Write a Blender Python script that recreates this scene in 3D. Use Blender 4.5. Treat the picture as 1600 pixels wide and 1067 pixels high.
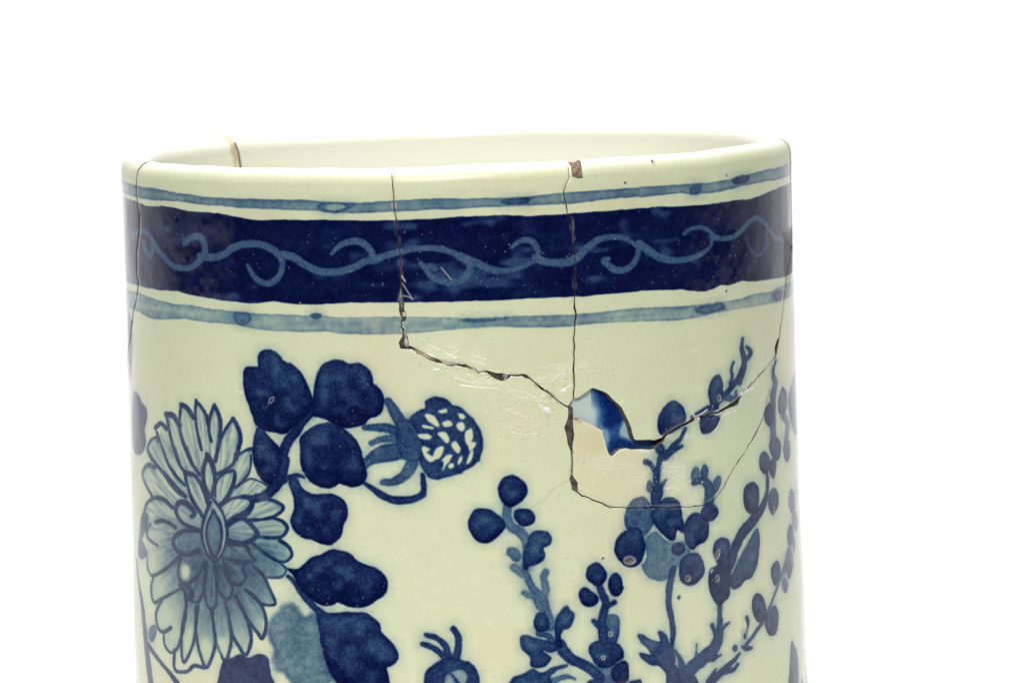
import bpy, math, random
import numpy as np
from mathutils import Vector, Matrix
from mathutils.geometry import delaunay_2d_cdt

random.seed(4)
rng = np.random.default_rng(11)
scene = bpy.context.scene
for o in list(bpy.data.objects):
    bpy.data.objects.remove(o)
COL = scene.collection

# ------------------------------------------------------------------ camera
PU = 0.0002                 # one surface unit (metres)
R0 = 525.0                  # outer radius of the vase in units
VTOP = 1162.0               # height of the lip crest in units
T = 43.0                    # wall thickness in units
LIP = 24.0                  # height of the rounded lip
DIST = 2.5
ROLL = math.radians(1.7)
ZS = (VTOP - 22) * PU
CAM = np.array([0.0, -DIST, ZS + 0.1695])
TGT = np.array([79 * PU, 0.0, ZS - 291 * PU])
FPX = 12500.0
fw = TGT - CAM; fw /= np.linalg.norm(fw)
rt = np.cross(fw, [0, 0, 1]); rt /= np.linalg.norm(rt)
up = np.cross(rt, fw)
cam_data = bpy.data.cameras.new('camera')
cam = bpy.data.objects.new('camera', cam_data)
COL.objects.link(cam)
# the camera is rolled a little, so the vase's axis runs down and to the right in the picture
rx = rt * math.cos(ROLL) - up * math.sin(ROLL)
uy = up * math.cos(ROLL) + rt * math.sin(ROLL)
M = Matrix((( rx[0], uy[0], -fw[0], CAM[0]),
            ( rx[1], uy[1], -fw[1], CAM[1]),
            ( rx[2], uy[2], -fw[2], CAM[2]),
            (0, 0, 0, 1)))
cam.matrix_world = M
cam_data.lens = FPX / 1600 * 36
cam_data.sensor_width = 36
cam_data.clip_start = 0.05
cam_data.clip_end = 100
cam_data.dof.use_dof = True
cam_data.dof.focus_distance = 2.425
cam_data.dof.aperture_fstop = 20
scene.camera = cam

# ------------------------------------------------------------------ world, lamps, exposure
w = bpy.data.worlds.new('World'); scene.world = w; w.use_nodes = True
w.node_tree.nodes['Background'].inputs[0].default_value = (1, 1, 1, 1)
w.node_tree.nodes['Background'].inputs[1].default_value = 0.02
scene.view_settings.view_transform = 'Standard'
scene.view_settings.look = 'None'
scene.view_settings.exposure = 0
scene.view_settings.gamma = 1


def area(name, loc, target, sx, sy, power, color=(1, 1, 1), spread=180):
    d = bpy.data.lights.new(name, 'AREA')
    d.shape = 'RECTANGLE'; d.size = sx; d.size_y = sy; d.energy = power; d.color = color
    d.spread = math.radians(spread)
    o = bpy.data.objects.new(name, d); COL.objects.link(o)
    o.location = loc
    o.rotation_euler = (Vector(target) - Vector(loc)).to_track_quat('-Z', 'Y').to_euler()
    return o


area('softbox_overhead', (-0.05, -0.35, 1.6), (0, -0.05, 0), 1.3, 0.5, 17)
area('softbox_key', (-0.12, -1.75, 1.25), (0, 0, 0.15), 0.7, 0.6, 26.5)
area('background_lamp', (0.0, 0.25, 1.7), (0.0, 1.2, 0.2), 1.6, 0.4, 17)

# ------------------------------------------------------------------ surface of the vase


def wobble(th, v):
    return (1.1 * np.sin(2 * th + 0.6 + v * 0.002) + 0.7 * np.sin(3 * th + 1.9 - v * 0.003)
            + 0.5 * np.sin(5 * th + v * 0.006) + 0.5 * np.sin(v * 0.013 + 2 * th)
            + 0.35 * np.sin(v * 0.031 + th * 4.0))


def radius(th, v):
    d = np.clip((900.0 - v) / 700.0, 0, 1)
    foot = np.clip((90.0 - v) / 90.0, 0, 1)
    neck = np.exp(-((v - 1125.0) / 28.0) ** 2) * 1.2
    return R0 - 1.0 + 6.0 * d * d * (3 - 2 * d) + wobble(th, v) + neck - 16 * foot * foot


def surf(u, v, side, inset=0.0):
    """point of the outer (side=1) or inner (side=-1) skin, in metres"""
    u = np.asarray(u, float); v = np.asarray(v, float)
    th = u / R0
    a = np.clip((v - (VTOP - LIP)) / LIP, 0, 1) * math.pi / 2
    rr = radius(th, v)
    mid = rr - T / 2
    half = (T / 2 - inset) * np.cos(a)
    z = np.where(a > 0, VTOP - LIP + (LIP - inset) * np.sin(a), v)
    z = z + 0.9 * np.sin(3 * th + 0.5) * np.clip((v - 1000) / 160, 0, 1) + (0.6 * np.sin(7 * th) + .5 * np.sin(13 * th + 1) + .35 * np.sin(29 * th)) * np.clip((v - 1000) / 160, 0, 1)
    r = mid + side * half
    return np.stack([r * np.sin(th) * PU, -r * np.cos(th) * PU, z * PU], -1)


def surf_normal(u, v, side):
    e = 0.6
    v2 = np.minimum(np.asarray(v, float), VTOP - 0.7)
    du = surf(u + e, v2, side) - surf(u - e, v2, side)
    dv = surf(u, v2 + e, side) - surf(u, v2 - e, side)
    n = np.cross(du, dv) * side
    return n / np.maximum(np.linalg.norm(n, axis=-1, keepdims=True), 1e-12)


def ray(x, y):
    x = np.asarray(x, float); y = np.asarray(y, float)
    d = fw + rx * ((x - 800) / FPX)[..., None] - uy * ((y - 533.5) / FPX)[..., None]
    return d / np.linalg.norm(d, axis=-1, keepdims=True)


def to_uv(pts):
    """photograph pixels -> (u, v) on the outer skin"""
    p = np.asarray(pts, float)
    d = ray(p[:, 0], p[:, 1])
    r = np.full(len(p), R0 * PU)
    for _ in range(6):
        a = d[:, 0] ** 2 + d[:, 1] ** 2
        b = CAM[0] * d[:, 0] + CAM[1] * d[:, 1]
        c = CAM[0] ** 2 + CAM[1] ** 2 - r ** 2
        disc = b * b - a * c
        t = np.where(disc > 0, (-b - np.sqrt(np.maximum(disc, 0))) / a, -b / a)
        q = CAM + d * t[:, None]
        th = np.arctan2(q[:, 0], -q[:, 1])
        v = q[:, 2] / PU
        r = radius(th, v) * PU
    return np.stack([th * R0, v], -1)


# crops the ornament was traced from: origin in the photograph, 0.1875 px per unit
CR = {}
for i, yy in enumerate((180, 360, 520, 700, 867)):
    for j, xx in enumerate((160, 440, 720, 1000)):
        CR['abcde'[i] + '1234'[j]] = (xx, yy)


def P(spec):
    """'c2 10,20 30,40 d2 5,6' -> pixel points"""
    out = []; ox = oy = 0; s = 0.1875
    for tok in spec.split():
        if ',' in tok:
            a, b = tok.split(',')
            out.append((ox + float(a) * s, oy + float(b) * s))
        elif tok == 'px':
            ox = oy = 0; s = 1.0
        else:
            ox, oy = CR[tok]; s = 0.1875
    return np.array(out)


def crom(p, closed, n=5):
    p = np.asarray(p, float); N = len(p)
    if N < 3:
        return p
    out = []
    rng_ = range(N if closed else N - 1)
    for i in rng_:
        if closed:
            a, b, c, d = p[(i - 1) % N], p[i], p[(i + 1) % N], p[(i + 2) % N]
        else:
            a, b, c, d = p[max(i - 1, 0)], p[i], p[i + 1], p[min(i + 2, N - 1)]
        for k in range(n):
            t = k / n
            out.append(0.5 * ((2 * b) + (c - a) * t + (2 * a - 5 * b + 4 * c - d) * t * t + (3 * b - a - 3 * c + d) * t ** 3))
    if not closed:
        out.append(p[-1])
    return np.array(out)


def noise(W, H, cx, cy, seed, wrap=True):
    """smooth value noise, cell size cx*cy texels, periodic in x"""
    r = np.random.default_rng(seed)
    gx = max(2, int(round(W / cx))); gy = max(2, int(math.ceil(H / cy)) + 2)
    g = r.random((gy, gx)).astype(np.float32)
    xs = np.arange(W) * gx / W; ys = np.arange(H) / cy
    x0 = xs.astype(int); y0 = np.minimum(ys.astype(int), gy - 2)
    fx = (xs - x0).astype(np.float32); fy = (ys - y0).astype(np.float32)
    fx = fx * fx * (3 - 2 * fx); fy = fy * fy * (3 - 2 * fy)
    x1 = (x0 + 1) % gx; x0 = x0 % gx
    top = g[y0][:, x0] * (1 - fx) + g[y0][:, x1] * fx
    bot = g[y0 + 1][:, x0] * (1 - fx) + g[y0 + 1][:, x1] * fx
    return top * (1 - fy[:, None]) + bot * fy[:, None]


def sstep(a, b, x):
    t = np.clip((x - a) / (b - a), 0, 1)
    return t * t * (3 - 2 * t)


class Canvas:
    """painted ornament, rasterised straight onto the unrolled glaze surface (u, v)"""

    def __init__(s, u0, v0, scale, W, H, seed=0):
        s.u0, s.v0, s.k, s.W, s.H = u0, v0, scale, W, H
        s.D = np.zeros((H, W), np.float32)      # cobalt density
        s.Tl = np.zeros((H, W), np.float32)     # how greenish / washed the blue is
        s.Hh = np.zeros((H, W), np.float32)     # relief
        s.n1 = noise(W, H, 34, 34, seed + 1); s.n2 = noise(W, H, 9, 9, seed + 2)
        s.n3 = noise(W, H, 2.2, 2.2, seed + 3); s.n4 = noise(W, H, 20, 15, seed + 4)
        s.wx = (noise(W, H, 12, 12, seed + 5) - .5) * 2.4 + (noise(W, H, 4, 4, seed + 7) - .5) * 1.0

    def tex(s, uv):
        return np.stack([(uv[:, 0] - s.u0) * s.k, (uv[:, 1] - s.v0) * s.k], -1)

    def box(s, q, m):
        x0 = max(int(q[:, 0].min() - m), 0); x1 = min(int(q[:, 0].max() + m) + 2, s.W)
        y0 = max(int(q[:, 1].min() - m), 0); y1 = min(int(q[:, 1].max() + m) + 2, s.H)
        if x1 <= x0 or y1 <= y0:
            return None
        X, Y = np.meshgrid(np.arange(x0, x1, dtype=np.float32) + .5, np.arange(y0, y1, dtype=np.float32) + .5)
        return (slice(y0, y1), slice(x0, x1)), X, Y

    def sd_poly(s, q, m=14):
        b = s.box(q, m)
        if b is None:
            return None
        sl, X, Y = b
        d = np.full(X.shape, 1e9, np.float32); ins = np.zeros(X.shape, bool)
        A = q; B = np.roll(q, -1, 0)
        for (ax, ay), (bx, by) in zip(A, B):
            ex, ey = bx - ax, by - ay
            L = ex * ex + ey * ey + 1e-9
            t = np.clip(((X - ax) * ex + (Y - ay) * ey) / L, 0, 1)
            d = np.minimum(d, (X - ax - t * ex) ** 2 + (Y - ay - t * ey) ** 2)
            if (ay > by) != (ay < by) or ay != by:
                c = ((ay > Y) != (by > Y)) & (X < (bx - ax) * (Y - ay) / (by - ay + 1e-12) + ax)
                ins ^= c
        d = np.sqrt(d)
        return sl, np.where(ins, -d, d) / s.k

    def sd_line(s, q, wd, m=10):
        b = s.box(q, m + 2.5 * max(wd) * s.k)
        if b is None:
            return None
        sl, X, Y = b
        d = np.full(X.shape, 1e9, np.float32)
        # widths were read off where the wall turns away: measure them square to the line of sight
        c_ = max(math.cos((q[:, 0].mean() / s.k + s.u0) / R0), .3) ** .7
        X = X * c_; q = q * [c_, 1]
        for i in range(len(q) - 1):
            (ax, ay), (bx, by) = q[i], q[i + 1]
            ex, ey = bx - ax, by - ay
            L = ex * ex + ey * ey + 1e-9
            t = np.clip(((X - ax) * ex + (Y - ay) * ey) / L, 0, 1)
            dd = np.sqrt((X - ax - t * ex) ** 2 + (Y - ay - t * ey) ** 2) / s.k - (wd[i] + (wd[i + 1] - wd[i]) * t)
            d = np.minimum(d, dd)
        return sl, d

    def lay(s, r, d, soft=2.4, rim=.22, mott=.35, halo=.10, mode='max', tint=0., rag=1.0, pool=0.):
        if r is None:
            return
        sl, sd = r
        sd = sd + s.wx[sl] * rag * .6
        m = 1 - sstep(-soft * .5, soft, sd)
        body = d * (1 - mott * .5 + mott * (s.n1[sl] * .55 + s.n2[sl] * .45)) * (.78 + .44 * s.n3[sl])
        body = body * (1 + rim * np.exp(-(sd / 3.2) ** 2))
        if pool:
            yy = np.linspace(1, -1, sd.shape[0])[:, None]      # cobalt settles towards the foot of each dab
            core = sstep(-2, -14, sd)
            body = body * (1 + pool * .55 * yy) * (1 - pool * .7 * core * sstep(.3, .85, s.n4[sl] * .7 + s.n2[sl] * .3))
        D = s.D[sl]
        if mode == 'max':
            hal = halo * np.exp(-np.maximum(sd, 0) / 6.5) * (.3 + .8 * s.n2[sl] + .6 * s.n3[sl]) * (1 - m)
            new = np.maximum(D, body * m + D * (1 - m) * 1.0)
            new = np.maximum(new, D * (1 - m) + m * np.maximum(D, body)) + hal * (D < .3)
        elif mode == 'set':
            new = D * (1 - m) + body * m
        elif mode == 'add':
            new = D + body * m
        s.D[sl] = new
        if tint:
            s.Tl[sl] = np.maximum(s.Tl[sl], m * tint)

    def poly(s, spec, d, smooth=True, **k):
        p = P(spec) if isinstance(spec, str) else spec
        if smooth:
            p = crom(p, True, 4)
        s.lay(s.sd_poly(s.tex(to_uv(p))), d, **k)

    def line(s, spec, wds, d, **k):
        p = P(spec) if isinstance(spec, str) else spec
        p = crom(p, False, 5)
        if not isinstance(wds, (tuple, list)):
            wds = (wds, wds)
        wd = np.interp(np.linspace(0, 1, len(p)), np.linspace(0, 1, len(wds)), wds) * 0.1875 * .5 - .3
        s.lay(s.sd_line(s.tex(to_uv(p)), wd), d, **k)


CIRC = 2 * math.pi * R0
W = 4096; K = W / CIRC; H = int(1180 * K)
cv = Canvas(-CIRC / 2, 0, K, W, H, 20)
UU = (np.arange(W) + .5) / K - CIRC / 2
VV = ((np.arange(H) + .5) / K)[:, None]


def edge(spec, back=None):
    q = to_uv(P(spec)); q = q[np.argsort(q[:, 0])]
    m = np.abs(q[:, 0]) < R0 * 1.42
    q = q[m]
    a, b = q[0, 1], q[-1, 1]
    xs = np.concatenate([[-CIRC / 2], [q[0, 0] - 260], q[:, 0], [q[-1, 0] + 260], [CIRC / 2]])
    avg = (a + b) / 2
    ys = np.concatenate([[avg], [a + (avg - a) * .5], q[:, 1], [b + (avg - b) * .5], [avg]])
    e = np.interp(UU, xs, ys)
    ker = np.hanning(15); ker /= ker.sum()
    return np.convolve(np.pad(e, 7, mode='wrap'), ker, 'valid')[None, :].astype(np.float32)


def band(topspec, botspec, d, mott, soft=1.6, rim=.2, streak=.0, halo=.03):
    t = edge(topspec); b = edge(botspec)
    sd = np.maximum(VV - t, b - VV).astype(np.float32) + cv.wx * .5
    m = 1 - sstep(-soft * .5, soft, sd)
    st = noise(W, H, 160, 12, 71) * .6 + noise(W, H, 60, 6, 72) * .4
    body = d * (1 - mott * .5 + mott * (cv.n1 * .5 + cv.n2 * .5)) * (.88 + .24 * cv.n3) * (1 - streak * .5 + streak * st)
    body = body * (1 + rim * np.exp(-(sd / 2.6) ** 2))
    cv.D += halo * np.exp(-np.maximum(sd, 0) / 7.0) * cv.n1 * (1 - m)
    cv.D = np.where(m > 0, cv.D * (1 - m) + body * m, cv.D).astype(np.float32)


# --- the three stripes under the rim
band('a1 160,575 300,590 420,605 520,628 620,650 720,660 840,682 1000,688 1200,697 1480,706 a2 0,705 210,707 330,722 600,730 850,717 1000,710 1150,700 1330,698 1480,704 a3 0,705 330,695 560,690 700,668 860,655 1020,640 1300,625 1480,610 a4 0,605 200,590 440,572 600,560 750,540 900,500 1050,460 1210,412',
     'a1 160,655 290,680 480,708 620,715 720,725 850,748 1000,752 1200,772 1400,780 1480,784 a2 0,785 200,792 300,790 380,805 520,812 700,808 900,800 1100,795 1250,782 1480,783 a3 0,782 340,765 500,757 700,750 900,742 1100,718 1250,700 1480,682 a4 0,685 200,660 330,648 420,655 560,648 700,630 850,590 1000,560 1210,512',
     .34, .7, rim=.45, streak=.5)
band('b1 180,470 300,520 450,580 600,615 740,625 880,655 1100,675 1300,697 1480,700 b2 0,700 230,712 290,690 340,715 500,728 760,722 1200,722 1480,728 b3 0,738 200,728 450,715 650,710 900,705 1100,690 1400,655 1480,650 b4 0,645 300,638 470,625 700,595 850,570 950,530 1090,515 1150,478',
     'b1 180,600 300,670 400,730 480,742 600,735 700,735 850,762 1100,780 1250,815 1400,832 1480,838 b2 0,835 170,845 360,838 500,860 800,865 1100,855 1400,825 1480,820 b3 0,815 300,800 700,808 900,800 1100,775 1300,765 1480,758 b4 0,755 250,750 450,730 600,690 800,655 1000,625 1120,600 1200,575',
     .24, .9, rim=.4, streak=.9, halo=.03)
band('a1 160,675 280,720 330,745 400,762 500,760 600,775 700,802 850,815 950,820 1080,840 1200,865 1280,878 1480,876 a2 0,875 400,878 700,880 1000,875 1250,868 1400,858 1480,853 a3 0,855 150,848 400,840 550,848 700,842 900,828 1100,812 1300,800 1480,785 a4 0,785 150,768 400,762 550,745 700,730 800,712 900,708 960,690 1000,680 1080,640 1160,605',
     'b1 180,405 300,455 460,492 630,502 700,525 850,555 1000,580 1180,600 1300,602 1420,588 1480,596 b2 0,598 80,608 300,612 420,608 560,598 900,595 1480,589 b3 0,588 300,578 600,562 900,550 1050,545 1200,528 1480,505 b4 0,500 350,488 400,500 540,505 600,485 680,452 760,450 840,418 950,420 1080,405 1200,385',
     1.36, .3, rim=.05, streak=.12)
pt = sstep(.5, .8, noise(W, H, 75, 20, 61) * .6 + noise(W, H, 24, 12, 62) * .4) * sstep(.3, .7, noise(W, H, 210, 60, 63))
cv.D = np.where(cv.D > .9, cv.D * (1 - .42 * pt), cv.D).astype(np.float32)
# brush starts and overlaps in the pale stripes
for spec, d in (('a2 300,760 340,732 440,728 600,738 560,775 470,808 380,805 320,785', .5),
                ('a3 340,715 400,700 560,695 570,710 540,742 400,748 345,735', .62),
                ('a4 770,560 790,530 850,510 910,510 895,555 830,575', .75),
                ('a4 430,600 500,575 510,600 490,650 420,655', .55),
                ('b1 1090,700 1130,685 1220,690 1240,740 1190,790 1120,770', .42),
                ('b4 460,660 500,640 640,610 700,620 690,660 560,690 490,690', .55),
                ('b4 1100,540 1120,515 1180,500 1190,560 1140,590 1105,570', .6),
                ('b2 240,705 290,690 330,705 300,730 260,730', .5),
                ('b3 20,745 300,735 380,722 360,745 100,765', .42)):
    cv.poly(spec, d, mott=.6, rim=.3)
cv.poly('a2 370,765 420,745 500,745 530,765 470,785 400,790', .2, mode='set', mott=.5)
# --- pale scroll in the dark band
for spec, wd in (('b1 215,130 255,45 330,0 390,40 430,110 470,170 530,240 600,300 680,318 760,295 830,230', 42),
                 ('b1 340,90 360,160 395,215 420,160 435,110', 38),
                 ('b1 680,110 720,70 770,50 820,60 850,120 850,190 820,220', (40, 55, 50)),
                 ('b1 810,215 900,225 1000,205 1080,150 1180,115 1300,115 1400,150 1470,200', 52),
                 ('b1 1470,200 1500,280 1480,370 1420,430 1350,440 1280,400 1230,330 1212,292', (36, 44, 44, 26)),
                 ('b2 10,205 90,220 180,280 300,335 400,348 520,335 620,300 700,260 790,240', (60, 50, 50)),
                 ('b2 415,195 480,130 560,95 640,90 710,130 750,180 745,240', (26, 55, 45)),
                 ('b2 740,250 790,235 900,200 1050,165 1200,148 1320,155 1420,185 1500,230 1560,270', (52, 40, 46)),
                 ('b2 1560,270 1570,330 1520,400 1440,435 1350,430 1260,390 1200,320 1160,270', (50, 50, 46, 30)),
                 ('b2 1235,300 1258,300 1270,320', 42),
                 ('b3 0,220 70,250 150,280 250,325 340,338 450,325 550,290 640,252', (62, 48, 16)),
                 ('b3 425,145 480,100 550,80 610,105 640,160 645,220', (22, 46, 36)),
                 ('b3 620,225 700,262 800,270 900,262 980,220 1050,150 1150,80 1250,58 1350,65 1430,105 1480,150', (50, 60, 44, 30)),
                 ('b3 1480,150 1470,220 1430,290 1360,330 1290,330 1230,290 1190,250 1230,238', (36, 44, 50, 30)),
                 ('b3 1485,115 1540,150 1600,190 b4 150,220 260,250 370,245 480,215 560,160 600,115', (62, 50, 26)),
                 ('a4 370,990 420,950 500,935 570,960 610,1010 590,1060', (26, 34, 26)),
                 ('a4 600,1010 680,1030 760,1020 840,970 900,900 970,860 1030,890 1080,960 1130,1020 1190,1040', 38),
                 ('b4 1050,20 1060,100 1030,180 980,210 930,170 895,100 880,50', 24)):
    wd = tuple(x * 1.12 + 3 for x in (wd if isinstance(wd, tuple) else (wd, wd)))
    cv.line(spec, wd, .57 if '880,50' not in spec else .75, mode='set', mott=.25, rim=.08, soft=2.0, rag=.6)

# --- leafy branch
DK = 1.0
leaves = [
 ('c1 1300,270 1300,200 1320,160 1370,140 1430,155 1480,195 1500,235 1560,255 c2 70,250 150,320 200,400 240,500 262,580 240,650 180,720 100,780 50,830 0,840 c1 1430,820 1330,800 1280,760 1250,690 1230,620 1200,550 1180,450 1175,370 1190,295 1240,280 1285,285', DK),
 ('c2 265,560 275,450 300,340 340,275 400,238 460,228 515,240 550,262 620,255 680,270 730,315 755,370 760,420 800,450 840,510 852,580 835,650 790,690 730,710 680,760 600,780 520,785 440,755 380,725 310,700 262,690 250,640', DK),
 ('c2 160,870 250,790 350,755 420,750 500,790 580,850 630,910 660,980 d2 665,60 690,130 705,210 690,270 640,310 590,320 530,305 480,290 440,315 380,330 310,315 240,270 190,210 160,130 155,30 c2 155,950', DK),
 ('c1 1290,790 1330,800 1380,860 1450,930 1500,1000 d1 1500,80 1480,160 1430,260 1400,300 1350,280 1300,220 1270,150 1255,60 c1 1250,980 1260,900 1275,830', .95),
 ('d2 60,290 90,250 130,260 160,320 220,370 300,385 400,382 480,410 530,460 552,530 540,590 515,640 500,710 470,760 420,795 370,800 310,785 260,762 200,750 130,710 85,640 78,580 105,510 105,430 85,360', .98),
 ('e2 50,108 130,120 190,80 260,20 d2 330,890 400,850 480,855 560,875 620,930 680,965 760,990 e2 820,135 865,190 880,260 850,330 780,375 740,410 650,432 560,425 470,388 430,405 370,415 300,400 230,350 170,290 130,230 100,170 60,130', 1.08),
 ('e2 300,480 420,485 560,478 680,480 760,520 815,580 830,640 900,710 950,780 970,850 940,900 880,930 875,960 890,1030 885,1100 700,1160 520,1130 430,1010 380,910 340,780 315,640 300,540', 1.02),
]
cv.poly('e1 1430,520 1500,470 e2 10,440 90,420 140,480 200,530 290,500 320,700 360,900 440,1020 470,1080 420,1040 370,1060 200,1100 100,1060 30,970 e1 1540,960 1460,950 1430,880 1440,780 1400,690 1390,600', .48, mott=.8, rim=.3, tint=.25, soft=9)
cv.line('e2 100,450 130,600 180,750 230,900 280,1060', (60, 130, 60), .42, soft=8, mott=.7, tint=.35)
cv.line('e2 60,800 130,760 240,720', (20, 40, 20), .45, soft=6, tint=.6)
for sp, d in leaves:
    cv.poly(sp, d * 1.12, mott=.42, rim=.2, pool=.48)
cv.line('c2 250,660 180,730 120,820 60,890 30,960 0,1040 d1 1520,100 1500,200 1460,300 1400,360', (60, 80, 75, 80), 1.0)
cv.line('d1 1290,410 1340,400 1400,370 1480,290 1560,240 d2 130,225 185,240', (60, 60, 34, 20), .9)
cv.line('e2 55,175 110,230 160,310 230,390 320,470 380,510', (26, 46, 52), .85)
cv.poly('e1 1010,890 1080,860 1150,830 1220,860 1300,830 1370,850 1390,920 1400,1000 1420,1100 1200,1200 980,1130 975,1000', 1.0, soft=3)
# poppy-like pod near the bottom edge
cv.line('e2 1430,612 1470,680 1470,780 1450,870', (36, 52, 60), .85)
cv.line('e2 1205,665 1290,690 1360,750 1400,860', (36, 40, 56), .8)
cv.line('e2 1175,740 1260,770 1330,820 1380,880', (36, 44, 56), .8)
cv.poly('e2 1200,1100 1205,980 1260,920 1340,870 1440,860 1530,890 e3 60,890 110,930 150,1010 140,1100 60,1180 e2 1360,1200', .88, soft=2.5)
cv.poly('e2 1370,1120 1365,1020 1400,1000 1450,1070 1440,1120', .3, mode='set', mott=.8)
cv.poly('e2 1425,975 1500,955 1545,1000 1530,1060 1490,1060 1440,1000', .28, mode='set', mott=.8)
# thistle
TH = .68
cv.poly('c2 670,1067 740,1000 830,940 950,920 1050,900 1100,960 1150,980 1190,1040 d2 1150,60 1130,150 1080,230 1000,290 920,310 830,300 840,265 920,255 990,200 1030,140 1040,80 950,100 830,120 760,130 720,160 690,175 670,110', .62, mott=.6)
cv.line('c2 890,570 930,640 980,720 1030,820 1060,900', (60, 95, 120), TH)
cv.line('c2 690,790 780,790 870,790 950,820 1000,870', (40, 70, 80), TH - .05, mott=.5)
cv.line('c2 745,920 820,890 920,880 1000,900', (36, 50, 70), .52, mott=.5)
cv.poly('c2 960,760 1040,720 1110,780 1150,880 1180,960 1150,1060 1050,1060 980,1000', TH, mott=.5)
cv.poly('c2 1070,720 1140,650 1200,625 1200,570 1260,540 1330,540 1380,560 1420,600 1490,620 1550,680 c3 100,720 150,790 180,880 180,960 150,1060 d3 150,100 80,160 10,195 d2 1500,205 1440,220 1370,240 1300,258 1230,240 1180,180 1150,100 c2 1180,960 1150,870 1110,790', .86, mott=.45)
for sp in ('1310,650 1370,635 1375,660 1330,665', '1200,680 1260,690 1310,760 1290,775 1220,730', '1345,745 1400,730 1420,770 1360,780',
           '1470,670 1520,690 1520,705 1490,700', '1465,760 1510,750 1525,790 1500,815 1465,790', '1180,770 1250,780 1260,800 1190,790',
           '1140,850 1200,840 1245,860 1230,885 1160,875', '1305,840 1370,835 1390,890 1370,910', '1180,950 1235,965 1210,990 1180,985',
           '1420,930 1450,910 1485,960 1470,1000 1430,960', '1290,970 1330,950 1345,970 1310,1040 1270,1020', '1540,830 1580,800 1590,870 1550,930 1530,880'):
    p_ = P('c2 ' + sp); p_ = p_.mean(0) + (p_ - p_.mean(0)) * 1.06
    cv.poly(p_, .03, mode='set', halo=0)
for sp in ('c3 40,830 80,810 95,850 80,890 90,910 120,920 100,970 70,980 50,900', 'c3 0,670 25,690 15,715 -5,700', 'd2 1180,20 1260,70 1310,20 1330,30 1300,80 1240,112 1200,80', 'd2 1340,100 1380,60 1420,60 1400,100 1370,140 1345,180 1350,120',
           'd2 1395,140 1430,130 1430,160 1400,165', 'd2 1480,80 1505,65 1500,110 1470,132', 'd3 80,30 104,20 94,90 50,130 60,80'):
    cv.poly(sp, .03, mode='set', halo=0)
cv.line('d2 690,290 760,340 850,400 950,435 1060,430 1150,400 1185,350 1175,220', (22, 52, 60, 50, 34), .95)

# --- chrysanthemum
flower = np.array([(230, 704), (236, 688), (244, 685), (250, 694), (252, 664), (260, 672), (259, 649), (270, 655), (280, 668), (282, 635), (292, 642), (303, 656), (306, 631), (318, 644), (326, 666), (335, 634), (342, 650), (345, 682), (364, 657), (374, 672), (374, 700), (368, 716),
                   (385, 702), (396, 700), (392, 730), (380, 748), (394, 749), (416, 764), (402, 776), (424, 781), (441, 793), (424, 808), (440, 814), (447, 826), (438, 838), (448, 852), (454, 867), (444, 876), (434, 874), (446, 888), (438, 900), (416, 902),
                   (428, 941), (408, 942), (411, 960), (409, 992), (396, 985), (392, 1000), (383, 1020), (372, 1008), (361, 1013), (352, 1028), (342, 1015), (335, 1022), (322, 1038), (310, 1022), (300, 1012), (287, 1030), (282, 1015), (268, 1017), (258, 1005), (254, 989), (246, 976), (245, 957),
                   (241, 938), (236, 920), (240, 898), (230, 880), (230, 855), (229, 830), (234, 812), (227, 800), (238, 780), (226, 751), (225, 736), (232, 728), (240, 735), (234, 715)], float)
q = cv.tex(to_uv(flower))
sl, sd = cv.sd_poly(q)
cxy = cv.tex(to_uv(np.array([(334., 832.)])))[0]
Y, X = np.mgrid[sl[0].start:sl[0].stop, sl[1].start:sl[1].stop]
dx = (X - cxy[0]) / cv.k; dy = (Y - cxy[1]) / cv.k
ang = np.arctan2(dy, dx); rad = np.hypot(dx, dy)
nz = np.random.default_rng(5).random((9, 260)).astype(np.float32)
ai = (ang + math.pi) / (2 * math.pi) * 259; ri = np.clip(rad / 40, 0, 7.9)
a0 = ai.astype(int); r0 = ri.astype(int); fa = ai - a0; fr = ri - r0
st = (nz[r0, a0] * (1 - fa) + nz[r0, (a0 + 1) % 260] * fa) * (1 - fr) + (nz[r0 + 1, a0] * (1 - fa) + nz[r0 + 1, (a0 + 1) % 260] * fa) * fr
lower = sstep(40, -60, dy)
wash = (.04 + .32 * st * st) * (1 - lower) + lower * (.62 * sstep(205, 60, rad) + .08) * (.75 + .5 * st)
wash *= (.8 + .4 * cv.n2[sl])
cv.D[sl] = np.maximum(cv.D[sl], wash * (1 - sstep(-1, 3, sd)))
cv.Tl[sl] = np.maximum(cv.Tl[sl], lower * .35 * (1 - sstep(-1, 3, sd)))
OD = .92
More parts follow.
